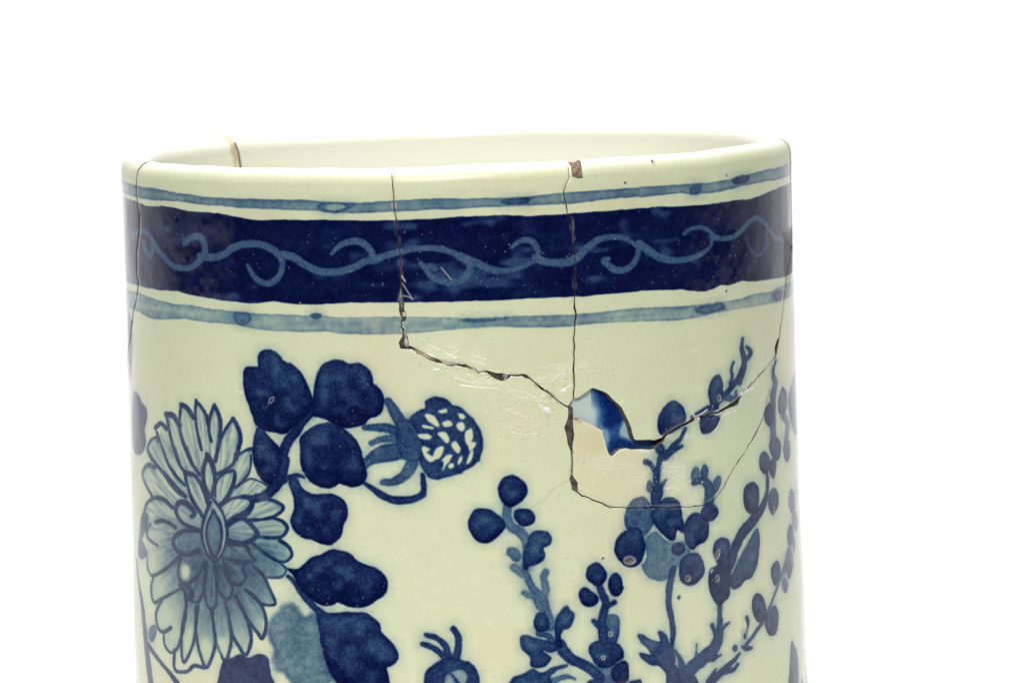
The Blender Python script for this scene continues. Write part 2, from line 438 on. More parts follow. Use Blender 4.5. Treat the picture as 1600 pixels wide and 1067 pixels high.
fl = [
 ('c1 410,1060 375,980 400,900 450,870 462,900', 20), ('c1 440,790 490,755 535,800', 36), ('c1 540,1067 500,960 455,830', 24),
 ('c1 530,680 590,690 640,770', 52), ('c1 632,1067 590,950 555,800 532,680', 30), ('c1 655,600 705,625 760,705', 48),
 ('c1 735,1067 690,960 650,830 640,760 650,650 655,600', 26), ('c1 825,970 790,820 775,680 780,560', 26), ('c1 785,575 825,620 865,690 880,760', 34),
 ('c1 905,900 885,800 900,690 935,600', 30), ('c1 935,610 970,680 985,760 975,900 940,1067', 38), ('c1 990,870 1040,780 1090,715', 26),
 ('c1 1090,720 1130,790 1150,880 1130,980 1110,1050', 42), ('d1 1110,50 1080,140 960,215', 26), ('c1 1140,1010 1200,975 1260,960', 24),
 ('d1 375,0 430,110 520,220 620,340 690,400', (16, 30, 60, 40)), ('d1 495,0 560,150 640,260 690,310', (18, 30, 20)), ('d1 600,0 640,130 690,200', 30),
 ('d1 700,0 750,130 810,220', 34), ('d1 1240,60 1230,180 1180,260 1110,330', 18), ('d1 430,160 380,140 340,190 345,270 420,410', (40, 36, 22)),
 ('d1 350,530 370,460 430,415 510,425 580,490', (26, 30, 44)), ('d1 400,630 370,700 390,760 460,810', 22), ('d1 440,615 500,605 560,625 605,660', 36),
 ('d1 370,900 378,1000 420,1060 e1 520,120 590,60 650,10', (16, 30, 34)),
 ('e1 430,160 405,280 430,390 500,360 640,285', (26, 32, 22)), ('e1 500,370 450,470 455,580 500,640 570,605', (22, 28, 34)),
 ('e1 510,650 520,750 570,810 620,780 650,700 690,520 695,330 650,250', (22, 24, 40)), ('e1 735,380 800,385 845,280 870,90', 26),
 ('e1 870,60 850,280 880,430 940,425 950,250 935,90', 28), ('e1 960,100 965,280 1040,370 1085,280 1020,160 975,80', 28),
 ('e1 1000,20 1050,180 1130,250 1190,190 1170,90', 26), ('e1 700,420 665,600 660,800 680,890 740,780 775,640 780,430', 26),
 ('e1 800,420 780,620 810,800 865,935 920,820 940,700 905,450', 28), ('e1 920,470 930,640 980,800 1025,880 1060,780 1075,660 1045,480 1020,390', 28),
 ('e1 1045,450 1080,650 1140,760 1195,830 1240,700 1200,520 1110,340', 30), ('e1 1110,340 1200,520 1290,640 1335,690 1365,580 1340,450 1270,340 1190,290', 30),
 ('e1 1200,290 1320,400 1440,405 1400,300 1340,170 1260,95', (20, 24, 38)), ('e1 1380,185 1490,180 1530,110 1440,40', 16),
 ('e1 600,790 605,950 700,970 760,920 840,935', 30), ('e1 660,20 630,120 650,210 720,230 800,160 860,50', (22, 34, 26)), ('e1 690,240 740,300 730,360', 60),
 ('d1 900,410 850,300 840,180 875,70', (34, 40, 46)), ('d1 875,60 920,150 938,280 905,410', (56, 46, 30)),
 ('d1 830,560 750,430 700,280 690,200', (44, 34, 30)), ('d1 690,205 770,230 835,330 880,450', (44, 38, 44)),
 ('d1 940,400 950,280 1020,205 1100,195 1090,300 1040,410 980,480', (20, 24, 40, 44)),
 ('d1 740,570 770,540 700,460 630,460 615,540 680,630 800,680', (30, 56, 40, 30)), ('d1 820,690 680,690 595,750 610,840 700,885 810,850', (34, 40, 40, 50)),
 ('d1 1000,470 1080,420 1200,410 1250,460 1200,540 1110,580 1040,640', (20, 30, 60, 60)), ('d1 1080,610 1180,590 1275,680 1285,730 1180,795 1050,770', (28, 44, 50)),
 ('d1 1040,800 1190,810 1230,880 1270,930', 32), ('d1 1030,915 1130,950 1250,945', (26, 50, 34)), ('d1 1010,960 1060,1060', 30),
 ('d1 930,430 1010,560 1042,720 1005,860 940,955', 24), ('d1 940,955 870,880 830,720 850,580 900,450', 30),
 ('d1 925,520 985,640 990,780 940,910 880,800 868,650 925,520', 26),
 ('d1 1260,440 1400,430 1510,495 1400,580 1210,600', (34, 26, 26)), ('d1 1420,580 1500,610 1540,670 1480,740 1300,740', (22, 32, 24)),
 ('d1 1480,770 1550,820 1580,890 1520,945 1440,930', (36, 26, 18)), ('d1 1440,930 1360,880 1250,790', 30),
 ('d1 1110,330 1180,280 1250,255 1370,310 1375,350', 12), ('d1 1160,400 1280,400 1390,340', 30),
 ('e1 285,40 300,200 330,400 350,600 370,800 395,1000 410,1120', (24, 46, 62, 66)), ('e1 380,740 460,860 560,980 620,1060', (50, 36, 50)),
]
for sp, wd in fl:
    wd = tuple(x * .84 for x in (wd if isinstance(wd, tuple) else (wd, wd)))
    cv.line(sp, wd, OD, mott=.4, rim=.1, soft=2.2, halo=.03, rag=.7)
cv.poly('d1 320,600 340,540 380,560 380,620 350,700 330,760 360,830 370,880 330,920 300,880 305,760', .8)
cv.poly('d1 920,530 975,650 975,780 935,890 890,790 880,650', .42, mott=.4)
cv.poly('d1 630,750 700,710 800,720 805,830 720,860 650,830', .4, mott=.4)
cv.poly('e1 390,620 430,580 450,640 420,720 390,690', .6)
for sp in ('e1 660,110 700,80 725,130 710,190 670,180', 'e1 470,500 530,440 560,520 500,580', 'd1 390,960 420,900 440,970 410,1030',
           'e1 690,700 740,600 735,700 700,800', 'e1 820,760 860,700 900,780 870,860', 'e1 960,720 1020,700 1040,760 1010,830'):
    cv.poly(sp, .06, mode='set', soft=9, halo=0, rim=0)
cv.line('d1 935,480 990,560 1015,700 1000,830 965,900', 9, .16, mode='set', rim=0)
cv.line('d1 900,540 855,640 850,760 880,860', 7, .2, mode='set', rim=0)

# leaf and stem at the far left turn
cv.poly('c1 270,490 310,540 330,590 365,640 368,720 350,800 360,900 340,980 305,1010 270,990 252,930 245,800 248,650 255,540', .95)
cv.poly('px 200,482 206,505 206.5,540 205,575 202,590 201,540 200,505', .8)
cv.line('px 203,700 204,780 205,860 207,960 208,1067', 20, .5)

# --- berry sprays (middle)
B = cv.poly; L = cv.line
L('d3 390,480 385,580 420,650 500,700 545,780 550,900 535,1000 e3 535,140', (60, 76, 76, 66, 50), .5, mott=.5)
L('e3 535,140 570,220 620,300 680,360 700,440 730,530 745,600', (46, 60, 80, 70), .52, mott=.5)
L('e3 445,100 480,130 515,160', 56, .4); L('e3 530,315 570,335 640,345', 46, .42); L('e3 710,140 690,190 710,280 700,320', 56, .42)
L('e3 640,370 660,420 690,450', 60, .5)
for sp, d in (('d3 430,228 500,260 545,320 545,380 500,440 430,485 380,470 330,410 315,340 330,280 370,240', 1.02),
              ('d3 150,508 240,515 300,550 350,600 370,650 330,710 250,775 180,785 110,740 70,670 70,600 100,530', 1.02),
              ('d3 470,512 560,510 610,550 610,610 560,640 510,645 460,600 445,550', .95),
              ('d3 650,690 720,700 755,750 740,800 690,830 700,880 690,920 640,960 570,980 530,1000 525,850 560,780 590,710', .82),
              ('d3 400,830 460,835 500,890 490,930 450,940 410,900 385,870', .5),
              ('e3 640,480 700,490 730,540 730,610 680,640 630,620 608,560', .88),
              ('e3 885,420 910,460 945,490 930,560 900,605 850,620 830,680 845,760 800,760 785,640 795,530 840,460', .86),
              ('e3 510,670 570,670 640,700 760,720 810,780 740,810 680,790 750,850 740,880 680,930 590,920 580,850 520,790 498,720', .76),
              ('e3 420,1100 430,1030 450,1010 540,985 600,950 680,980 780,930 890,915 800,960 740,1010 760,1060 740,1130', .8),
              ('e3 1130,62 1180,95 1215,160 1195,220 1150,255 1100,240 1050,180 1060,110', 1.0),
              ('e3 1290,150 1335,190 1345,250 1355,275 1320,330 1270,330 1232,270 1240,190', 1.0),
              ('e3 1040,272 1090,300 1140,350 1135,395 1090,425 1030,410 992,350 1000,290', 1.0),
              ('e3 1230,500 1300,505 1322,560 1310,680 1280,740 1220,720 1215,580', .6),
              ('e3 1100,730 1180,710 1280,730 1340,770 1350,850 1300,890 1240,930 1150,930 1100,860 1070,790', .86),
              ('e3 1150,900 1250,900 1280,1000 1260,1130 1150,1130', .55),
              ('e3 1330,890 1380,890 1400,960 1390,1040 1320,1070 1260,1020 1270,940', 1.0)):
    B(sp, d * 1.05, mott=.35, pool=.5)
L('e3 650,650 700,660 750,690 760,740', 46, .62); L('e3 820,740 860,800 920,860 1000,900 1100,960 1160,1020', (90, 76, 80), .8)
L('e3 780,1040 880,1010 950,1030', (40, 40, 20), .5); L('e3 1150,240 1180,320 1210,400 1190,480 1180,560 1190,710', (44, 60, 70, 76), .8)
L('e3 1215,425 1280,392', (50, 34), .8); L('e3 1108,548 1160,600', 38, .75); L('e3 1080,1067 1160,1050', 50, .8); L('e3 1420,1075 1480,1060', 50, .9)

# --- right hand spray
B('d4 60,740 130,700 200,760 260,790 360,780 420,830 380,920 340,1000 e4 330,60 290,130 200,210 110,200 40,150 20,80 d4 25,980 60,900 40,800', .42, mott=.7, tint=.1)
B('d4 0,600 90,600 70,700 0,740 -40,690', .5, mott=.6)
B('d3 1400,480 1440,430 1510,405 1560,440 1600,520 1620,600 1560,690 1500,705 1440,670 1380,660 1368,580 1380,510', .6, mott=.6)
for sp, d in (('c4 655,350 685,400 690,480 700,540 660,600 650,640 600,620 580,560 572,470 600,390', .86),
              ('c4 290,570 340,600 375,660 375,740 330,790 230,845 180,850 152,800 155,700 200,620 240,585', .92),
              ('c4 510,700 640,690 660,730 600,820 530,835 505,790', .86),
              ('c4 130,960 160,920 200,950 200,1000 160,1010', .8),
              ('c4 1080,580 1110,640 1110,720 1080,770 1045,740 1040,660', .85), ('c4 1190,455 1220,500 1222,620 1190,690 1155,640 1155,560 1175,480', .85),
              ('c4 1295,340 1318,400 1326,600 1315,800 1290,840 1250,700 1235,560 1260,430', .9), ('c4 1130,870 1170,920 1170,1010 1140,1060 1090,1000 1080,920', .88),
              ('c4 1215,870 1250,940 1245,1040 1215,1067 1195,980', .88),
              ('d4 1040,30 1080,90 1070,180 1040,210 1005,170 995,100 1010,50', .95), ('d4 1110,90 1135,130 1125,220 1110,245 1080,200 1075,130', .85),
              ('d4 940,285 985,330 990,420 975,520 935,545 885,510 865,430 875,330', 1.0), ('d4 1115,330 1150,380 1150,470 1110,550 1075,490 1075,390', .9),
              ('d4 1265,340 1290,420 1280,500 1260,530 1240,470 1245,380', .72), ('d4 1290,520 1315,600 1300,690 1275,620 1270,560', .7),
              ('d4 1255,640 1280,720 1250,820 1230,760 1235,680', .72), ('d4 1245,830 1275,900 1265,980 1240,1060 1215,980 1220,880', .7), ('d4 1280,740 1292,800 1280,860 1270,800', .6),
              ('d4 975,670 995,740 990,880 960,1000 e4 985,0 970,100 930,180 870,210 820,270 760,270 740,160 d4 765,1060 800,980 860,860 920,750', .74),
              ('d4 640,770 700,745 745,785 750,900 760,1000 e4 765,90 750,250 740,340 700,380 660,420 620,370 580,280 582,130 640,90 660,60 d4 590,1050 590,1010 650,980 620,900 612,820', .98),
              ('d4 220,415 280,415 330,460 350,560 365,640 360,700 310,680 290,750 260,765 200,720 130,640 90,560 130,500 170,450', .88),
              ('d4 90,370 130,330 185,330 180,400 150,480 100,480', .78), ('d4 75,270 105,300 100,350 70,360 55,310', .6),
              ('d4 460,540 500,550 560,600 570,680 550,760 480,800 440,840 390,800 372,720 380,620 420,560', .92),
              ('d4 570,460 630,480 650,530 620,590 560,600 510,560 530,490', .85), ('d4 545,140 570,180 555,250 530,270 505,230 520,160', .62),
              ('d4 480,165 495,200 480,250 440,280 428,220 450,170', .45), ('d4 650,230 675,260 655,340 620,370 605,320 625,260', .56),
              ('d4 310,790 360,800 370,850 320,890 270,870 270,820', .85), ('d4 420,880 480,880 520,940 e4 535,130 500,200 430,245 360,230 330,170 330,80 360,20', .9),
              ('d3 1400,680 1480,670 1520,740 1535,830 1500,940 1430,985 1360,970 1300,900 1285,820 1310,740', .95),
              ('e4 -18,660 30,665 90,705 150,720 172,712 152,640 190,640 235,700 245,790 270,880 320,960 345,1100 235,1100 220,990 160,920 90,910 20,860 -3,815 40,820 92,828 60,770 10,720', .8),
              ('e4 980,320 1030,360 1050,440 1060,520 1030,540 1000,560 955,510 935,420 945,350', .95), ('e4 1120,420 1150,470 1150,560 1135,640 1090,665 1055,620 1040,540 1070,480', .9),
              ('e4 850,755 940,765 905,795 865,788', .85), ('e4 770,775 795,745 810,780 790,798', .7), ('e4 1140,50 1165,90 1165,180 1130,250 1100,190 1095,110', .9),
              ('e4 1245,0 1275,60 1265,130 1245,190 1220,140 1215,60', .66), ('e4 1205,190 1235,240 1215,310 1190,280 1185,220', .55),
              ('e4 1265,720 1300,790 1320,900 1320,1000 1315,1100 1245,1100 1248,950 1255,800', .95), ('e4 1402,800 1412,950 1412,1100 1385,1100 1388,950', .8),
              ('e4 390,1000 460,1010 480,1100 330,1100', .8)):
    B(sp, d * 1.02, mott=.35, pool=.45)
for sp, wd, d in (('c4 855,50 850,130 870,220 860,300 830,370 780,430 720,510', (24, 46, 60, 50, 44), .85), ('c4 885,115 922,165 890,215', (20, 40, 40), .8),
                  ('c4 850,320 830,410', 50, .85), ('c4 780,245 760,310 770,360 755,420', (18, 26, 26), .8), ('c4 800,495 795,545 730,540 690,520', (30, 50, 60), .62),
                  ('c4 440,705 540,655 620,620', (36, 60, 60), .86), ('c4 375,800 340,880 280,940 230,990', (26, 40, 40), .8), ('c4 210,1030 260,990 350,940', (60, 50, 20), .8),
                  ('c4 1135,230 1105,320 1130,420 1112,500 1105,700 1110,860', (16, 40, 60, 60, 60), .62), ('c4 1190,680 1230,760 1220,870', 50, .6),
                  ('d4 1060,200 1060,350 1030,470 950,590 860,700 790,840 760,980', (20, 44, 76, 90, 76, 50), .9), ('d4 140,340 140,200 165,100 190,20', (60, 44, 44), .75),
                  ('d4 45,112 90,135 120,190', (40, 34, 30), .7), ('d4 170,180 160,260', 14, .6), ('d4 180,310 215,265', (40, 12), .7),
                  ('d4 450,290 520,265 570,320 580,400 570,460', (40, 70, 90, 80), .72), ('d4 1300,330 1280,600 1250,850 1200,1050', 14, .55),
                  ('e4 275,120 245,280 240,420 265,540 275,650 265,760 280,880', (60, 46, 40, 34), .78), ('e4 665,410 665,500 665,600 655,680 620,770 540,850 450,920 390,1000 360,1090', (36, 50, 90, 110, 110, 90), .78),
                  ('e4 600,580 625,640 640,690', (24, 50), .78), ('e4 745,560 705,590 670,640', (10, 40), .78), ('e4 675,830 600,860', (14, 50), .78),
                  ('e4 290,790 340,880 365,1000 370,1090', (16, 60, 70), .7), ('e4 472,740 468,840', (8, 14), .6), ('e4 1225,30 1160,220 1110,360 1070,460', 24, .6),
                  ('e4 1020,560 950,660 885,750', 26, .7), ('e4 835,815 760,900 680,970 590,1060', (14, 40, 50, 70), .86), ('e4 890,520 902,560 890,640', (30, 20, 6), .8),
                  ('e4 872,660 874,685', 18, .9), ('e4 815,910 780,950 700,970', (24, 50), .86), ('e4 630,950 600,1010 580,1060', (12, 60), .86),
                  ('e4 1350,1045 1350,1067', 20, .7)):
    L(sp, wd, d, mott=.35, rim=.15)
L('d4 760,1050 830,900 900,790', 8, .3, mode='set', rim=0)

# the far side and the zone under the picture repeat the same ornament
vcut = int(300 * K)
low = cv.D[vcut:vcut + vcut][::-1]
cv.D[:vcut] = np.where(cv.D[:vcut] > low, cv.D[:vcut], low)
cv.D[:int(40 * K)] *= .0
cv.D[int(44 * K):int(60 * K)] = .5 * (.8 + .4 * cv.n2[int(44 * K):int(60 * K)])
front = np.abs(UU) < R0 * math.radians(88)
vt = int(935 * K)
bk = np.roll(cv.D[:vt], W // 2, axis=1)
cv.D[:vt] = np.where(front[None, :], cv.D[:vt], bk)

# ------------------------------------------------------------------ joints between the sherds
def crack(spec):
    """list of (x, y, left, right) in pixels -> left and right border in (u, v); 'left' is the side of smaller u / larger v"""
    a = np.array(spec, float)
    uv = to_uv(a[:, :2])
    # subdivide with a little jaggedness
    P_, L_, R_ = [], [], []
    for i in range(len(a) - 1):
        seg = np.hypot(*(uv[i + 1] - uv[i])); n = max(1, int(seg / 7))
        for k in range(n):
            t = k / n
            P_.append(uv[i] * (1 - t) + uv[i + 1] * t); L_.append(a[i, 2] * (1 - t) + a[i + 1, 2] * t); R_.append(a[i, 3] * (1 - t) + a[i + 1, 3] * t)
    P_.append(uv[-1]); L_.append(a[-1, 2]); R_.append(a[-1, 3])
    P_ = np.array(P_); L_ = np.array(L_); R_ = np.array(R_)
    d = np.gradient(P_, axis=0); d /= np.maximum(np.linalg.norm(d, axis=1, keepdims=True), 1e-9)
    nr = np.stack([-d[:, 1], d[:, 0]], -1)      # left of travel
    jit = rng.normal(0, .65, len(P_)); jit[0] = jit[-1] = 0
    base_ = P_ + nr * jit[:, None]
    big = np.maximum(L_, R_) > 2
    nl = rng.normal(0, .25, len(P_)) + big * rng.normal(0, .5, len(P_)); nrr = rng.normal(0, .25, len(P_)) + big * rng.normal(0, .5, len(P_))
    fs = np.stack([1 / np.maximum(np.cos(P_[:, 0] / R0), .22), np.ones(len(P_))], -1)   # joints seen side-on are wider than they look
    l = base_ + nr * fs * np.maximum(L_ + nl, .25)[:, None]
    r = base_ - nr * fs * np.maximum(R_ + nrr, .25)[:, None]
    return l, r, P_


h_ = 0.85
# travelling down: 'left of travel' is the larger-u side
A_ = crack([(216, 246, h_, h_), (215, 256, 1.1, 1), (214, 270, h_, h_), (213, 302, h_, h_), (216, 322, h_, h_), (218, 335, 1.6, 1), (218, 349, h_, h_), (218, 362, h_, h_), (213.5, 397, h_, h_), (214, 429, h_, h_), (217, 442, h_, h_), (214, 465, h_, h_), (210, 482, h_, h_), (205, 514, h_, h_), (204, 529, 1, 1), (200, 551, h_, h_), (199, 590, h_, h_)])
B_ = crack([(611, 262, .3, .3), (611, 276, .3, .4), (614, 285, .9, .7), (615, 307, .6, .6), (616, 330, .7, .7), (619, 343, 1.3, .6), (621, 367, .7, .7), (625, 397, .7, .7), (626, 427, .7, .7), (627, 446, 1, 1), (626, 455, 2.5, 2), (626, 467, 4, 5), (628, 484, 4, 4), (631, 492, 4.5, 4), (632, 499, 3, 4), (627, 503, .8, .8), (627, 511, 1, .8), (631, 516, 2, 1.5), (632, 526, 4, 3), (630, 535, 6, 10), (632, 543, 6, 7)])
C_ = crack([(889, 250, .3, .3), (890, 280, .3, .3), (884, 289, .6, .6), (881, 302, .8, .7), (886, 336, .7, .7), (893, 345, .6, .6), (895, 370, .4, .4), (897, 388, .9, .7), (899, 416, .5, .5), (898, 444, .6, .6), (897, 472, .8, .7), (898, 481, 1.8, 1), (899, 489, 2, 1.3), (899, 495, 1, 1), (897, 529, .9, .8), (897, 559, .9, .8), (897, 578, 1.5, 1), (897, 612, .9, .8), (896, 622, 1.2, 1)])
# travelling right: left of travel = upper side
D_ = crack([(634, 542, 3, 3), (645, 545, 2, 2.2), (661, 553, 1.6, 3), (672, 559, 1.5, 3.6), (684, 564, 1.2, 3.5), (706, 568, 1, 2.2), (721, 569.5, 1.5, 2), (726, 571, 2.4, 2), (732, 573, 1, 1.2), (748, 581, .8, 2), (760, 581, 1.2, 1.5), (766, 583, 3, 3.5), (775, 587, 4.5, 4.5), (785, 590, 6, 6), (793, 590, 4, 3), (798, 586, 1.2, 1), (810, 586.5, 1, 1), (815, 586, 1.6, 1.2), (822, 587, 2, 2.5), (828, 591, 1, 1), (838, 601, .9, .9), (846, 607, 1.6, 1.6), (854, 611, 1.2, 1.2), (862, 618, .8, .8), (870, 625, .8, .8), (880, 633, .9, .8), (887, 635.5, 1.2, 1.2)])
# below N2, travelling down
C2 = crack([(891, 636, 4, 4), (892, 655, 3, 3.5), (890, 668, 6, 8), (891, 680, 5.5, 5.5), (892, 694, 3, 3.4), (894, 705, .9, .9), (894, 719, .9, .8), (893, 741, 1, .9), (893.5, 747, 3, 3.5), (896, 756, 5.5, 6), (899, 762, 4, 5), (902, 768, 1.2, 1.2)])
# lower arc, travelling right then up: left of travel = inner (upper) piece
G2 = crack([(902, 768, 1.2, 1.2), (909, 775, .9, .9), (926, 781, .9, .9), (941, 786, .9, .9), (954, 792, .9, .9), (982, 793, .5, .6), (1011, 792.5, 1, 1), (1037, 792, .9, .9), (1075, 791, .6, .6), (1097, 789, .5, .5), (1111, 783, .5, .5), (1120, 775, .5, .5), (1131, 760, .5, .5), (1141, 741, .6, .6), (1150, 726, .8, .8), (1161, 711, .6, .6), (1172.5, 691, .9, .9), (1180, 679, 1.1, 1.1), (1187.5, 664, .5, .5), (1193, 649, .3, .3), (1200, 618, .25, .25), (1207, 585, .25, .25), (1211, 560, .3, .4)])
# crack right of the hole: left = upper side
E_ = crack([(1025, 692, 6, 7), (1034, 684, 2.5, 6), (1040, 680, 1, 1.6), (1056, 669, 1.3, 1.8), (1071, 662, 1.2, 2.4), (1080, 657, 2.4, 2.6), (1090, 652, 1.4, 1.4), (1105, 648, 1, 1.2), (1120, 645, 1.4, 1.2), (1131, 640, 2, 1.6), (1142, 632, 2.4, 5), (1150, 627, 2.2, 6), (1157, 620, 2.2, 2), (1163, 612, .9, .9), (1172, 602, .8, .8), (1186, 586, .7, .7), (1202, 567, .5, .5), (1211, 557, .6, .6)])
# right joint travelling up: left of travel = smaller u side
F_ = crack([(1212.5, 555, 1.6, 1.6), (1212.5, 545, 3, 3.5), (1215, 533, 2.5, 2.5), (1217, 526, .6, .6), (1221, 500, .4, .4), (1224, 470, .5, .5), (1228, 439, .7, .7), (1230, 422, 1.4, 1.2), (1235, 395, 1.2, 1), (1236.5, 375, 1.1, 1), (1236.6, 349, 1, 1), (1236.2, 320, 1, 1), (1235.6, 292, 1, 1), (1235, 264, 1, 1), (1234.4, 243, .8, .8)])


# ------------------------------------------------------------------ glaze colour
nb = noise(W, H, 300, 260, 91); nc = noise(W, H, 110, 90, 92); nd = noise(W, H, 3, 3, 93)
base = np.empty((H, W, 3), np.float32)
GL = np.array([.70, .735, .485], np.float32)
warm = np.array([.76, .68, .45], np.float32); cool = np.array([.62, .71, .47], np.float32)
a = sstep(.45, .95, nb * .5 + nc * .5)[..., None]; b_ = sstep(.5, .05, nb * .5 + noise(W, H, 140, 120, 94) * .5)[..., None]
base[:] = GL
base += (warm - GL) * a * .55 + (cool - GL) * b_ * .7
base *= (1 + .03 * (nd - .5) + .03 * (cv.n2 - .5))[..., None]
lipm = sstep(VTOP - 20, VTOP - 6, VV)[..., None]
base += (np.array([.86, .87, .78], np.float32) - base) * lipm * .8  # thinner lip glaze; its overexposed whiteness is also put into the colour
D = np.clip(cv.D, 0, 1.5)[..., None]
kk = np.array([4.7, 3.4, 1.68], np.float32) * (1 - cv.Tl[..., None]) + np.array([3.9, 2.5, 1.75], np.float32) * cv.Tl[..., None]
kk = kk + np.array([-.6, .25, .1], np.float32) * np.clip(D - .5, 0, .7)
col = base * np.exp(-D * kk)
# faint dye that has bled into the glaze and the warm speckle at its edges
spk = (np.random.default_rng(3).random((H, W)) > .994)
dark = cv.D > .5
col[spk & dark] = col[spk & dark] * .6 + np.array([.10, .14, .24]) * .4
hh = np.zeros((H, W), np.float32)
hh += (noise(W, H, 46, 46, 101) - .5) * .9 + (noise(W, H, 14, 14, 102) - .5) * .22
rough = np.full((H, W), .09, np.float32) + (sstep(VTOP - 50, VTOP - 26, VV) * .24).astype(np.float32)
# pinholes, then tiny painted highlights
r_ = np.random.default_rng(8)


def dab(u, v, ru, rv, colr, amt, h=0., ro=None, ang=0., hard=.35):
    cx, cy = (u - cv.u0) * K, (v - cv.v0) * K
    R = int(max(ru, rv) * K * 1.6) + 2
    x0, x1, y0, y1 = max(int(cx) - R, 0), min(int(cx) + R, W), max(int(cy) - R, 0), min(int(cy) + R, H)
    if x1 <= x0 or y1 <= y0:
        return
    Y, X = np.mgrid[y0:y1, x0:x1]
    dx = (X + .5 - cx) / K; dy = (Y + .5 - cy) / K
    c, s_ = math.cos(ang), math.sin(ang)
    e = np.hypot((dx * c + dy * s_) / ru, (-dx * s_ + dy * c) / rv)
    m = 1 - sstep(1 - hard, 1 + hard, e)
    if colr is not None:
        col[y0:y1, x0:x1] += (np.array(colr) - col[y0:y1, x0:x1]) * (m * amt)[..., None]
    hh[y0:y1, x0:x1] += m * h
    if ro is not None:
        rough[y0:y1, x0:x1] += (ro - rough[y0:y1, x0:x1]) * m


for i in range(900):
    u = r_.uniform(-CIRC / 2, CIRC / 2); v = r_.uniform(60, 1140); s_ = r_.uniform(.5, 1.1)
    dab(u, v, s_, s_, (.10, .085, .06), .35 if r_.random() < .5 else .1, h=-.8)
for i in range(1050):  # tiny highlights painted as pale dots on the dark cobalt
    u = r_.uniform(-CIRC / 2, CIRC / 2); v = r_.uniform(905, 1065) if i < 350 else r_.uniform(100, 1100); s_ = r_.uniform(.45, 1.0)
    x = int((u - cv.u0) * K); y = int(v * K)
    if cv.D[y, x] > .45:
        dab(u, v, s_, s_ * r_.uniform(.6, 1.2), (.62, .68, .85), r_.uniform(.15, .8) * (1 if r_.random() < .35 else .4), h=.5, ang=r_.uniform(0, 3))
# open bubbles, dark inside, with rim highlights painted into the colour
for (x, y), rr, rr2 in (((984, 875), 8, 4.5), ((1121, 866), 7.5, 3), ((1075, 903), 3.6, 3.6), ((1061, 933), 3.4, 3.4), ((1209, 797), 2.5, 4), ((1220, 645), 2.2, 4.5), ((1124, 622), 3, 3.5), ((942, 872), 1.8, 1.8),
                        ((943, 1027), 1.6, 1.6), ((1135, 275), 1.4, 2), ((1023, 258), 1.6, 2), ((1199, 228), 1.8, 2), ((977, 287), 2, 1.6), ((1135, 455), 2.0, 2.4), ((954, 990), 2, 2), ((1121, 903), 3, 4)):
    u, v = to_uv(np.array([(x, y)], float))[0]
    g = -.12 if rr > 6 and rr2 > 4 else (.95 if rr2 < 3.5 and rr > 6 else 0)
    dab(u, v, rr + 1.6, rr2 + 1.5, (.75, .78, .8), .55, h=1.2, ang=g)
    dab(u, v, rr, rr2, (.03, .03, .03), .92, h=-4.0, ro=.5, ang=g)
    dab(u + .8, v - rr2 * .35, rr * .5, rr2 * .35, (.20, .18, .15), .8, ang=g)
# brown marks
for (x, y), ru, rv, c, am in (((931, 277), 4, 3, (.62, .5, .2), .4), ((1057, 251), 2.4, 1.6, (.8, .8, .6), .8), ((1147, 254), 2, 4, (.8, .72, .4), .5),):
    u, v = to_uv(np.array([(x, y)], float))[0]
    dab(u, v, ru, rv, c, am, hard=.7)


def maskpoly(spec, soft=6, smooth=True):
    p = P(spec) if isinstance(spec, str) else np.array(spec, float)
    if smooth:
        p = crom(p, True, 4)
    sl, sd = cv.sd_poly(cv.tex(to_uv(p)), 30)
    return sl, 1 - sstep(-soft, soft, sd + (cv.n1[sl] - .5) * soft * 1.2)


def maskline(spec, wd, soft=1.2):
    p = P(spec) if isinstance(spec, str) else np.array(spec, float)
    p = crom(p, False, 4)
    sl, sd = cv.sd_line(cv.tex(to_uv(p)), np.full(len(p), wd / 2.0))
    return sl, 1 - sstep(-soft * .5, soft, sd)


def blend(sm, c, amt, h=0., ro=None, ntex=None):
    sl, m = sm
    mm = m * amt if ntex is None else m * amt * ntex[sl]
    if amt < .65 or amt in (.8, .85) and m.size > 3000:
        mm = mm * (1 - .85 * np.clip(cv.D[sl] * 2.2, 0, 1))     # the filler smear is wiped off the painted strokes
    col[sl] += (np.array(c, np.float32) - col[sl]) * mm[..., None]
    hh[sl] += m * h * (1 if ntex is None else ntex[sl] * .6)
    if ro is not None:
        rough[sl] += (ro - rough[sl]) * np.clip(m, 0, 1) * .9


# scraped filler smears beside the glued joints (directional scratches)
YY, XX = np.mgrid[0:H, 0:W].astype(np.float32)


def scratches(ang, seed, cell=1.7, stretch=9):
    c, s_ = math.cos(ang), math.sin(ang)
    g = np.random.default_rng(seed).random((256, 256)).astype(np.float32)
    X = (XX * c + YY * s_) / (cell * stretch); Y = (-XX * s_ + YY * c) / cell
    X += cv.n1 * .5
    x0 = np.floor(X).astype(int); y0 = np.floor(Y).astype(int); fx = X - x0; fy = Y - y0
    fx = fx * fx * (3 - 2 * fx); fy = fy * fy * (3 - 2 * fy)
    x0 &= 255; y0 &= 255; x1 = (x0 + 1) & 255; y1 = (y0 + 1) & 255
    return (g[y0, x0] * (1 - fx) + g[y0, x1] * fx) * (1 - fy) + (g[y1, x0] * (1 - fx) + g[y1, x1] * fx) * fy


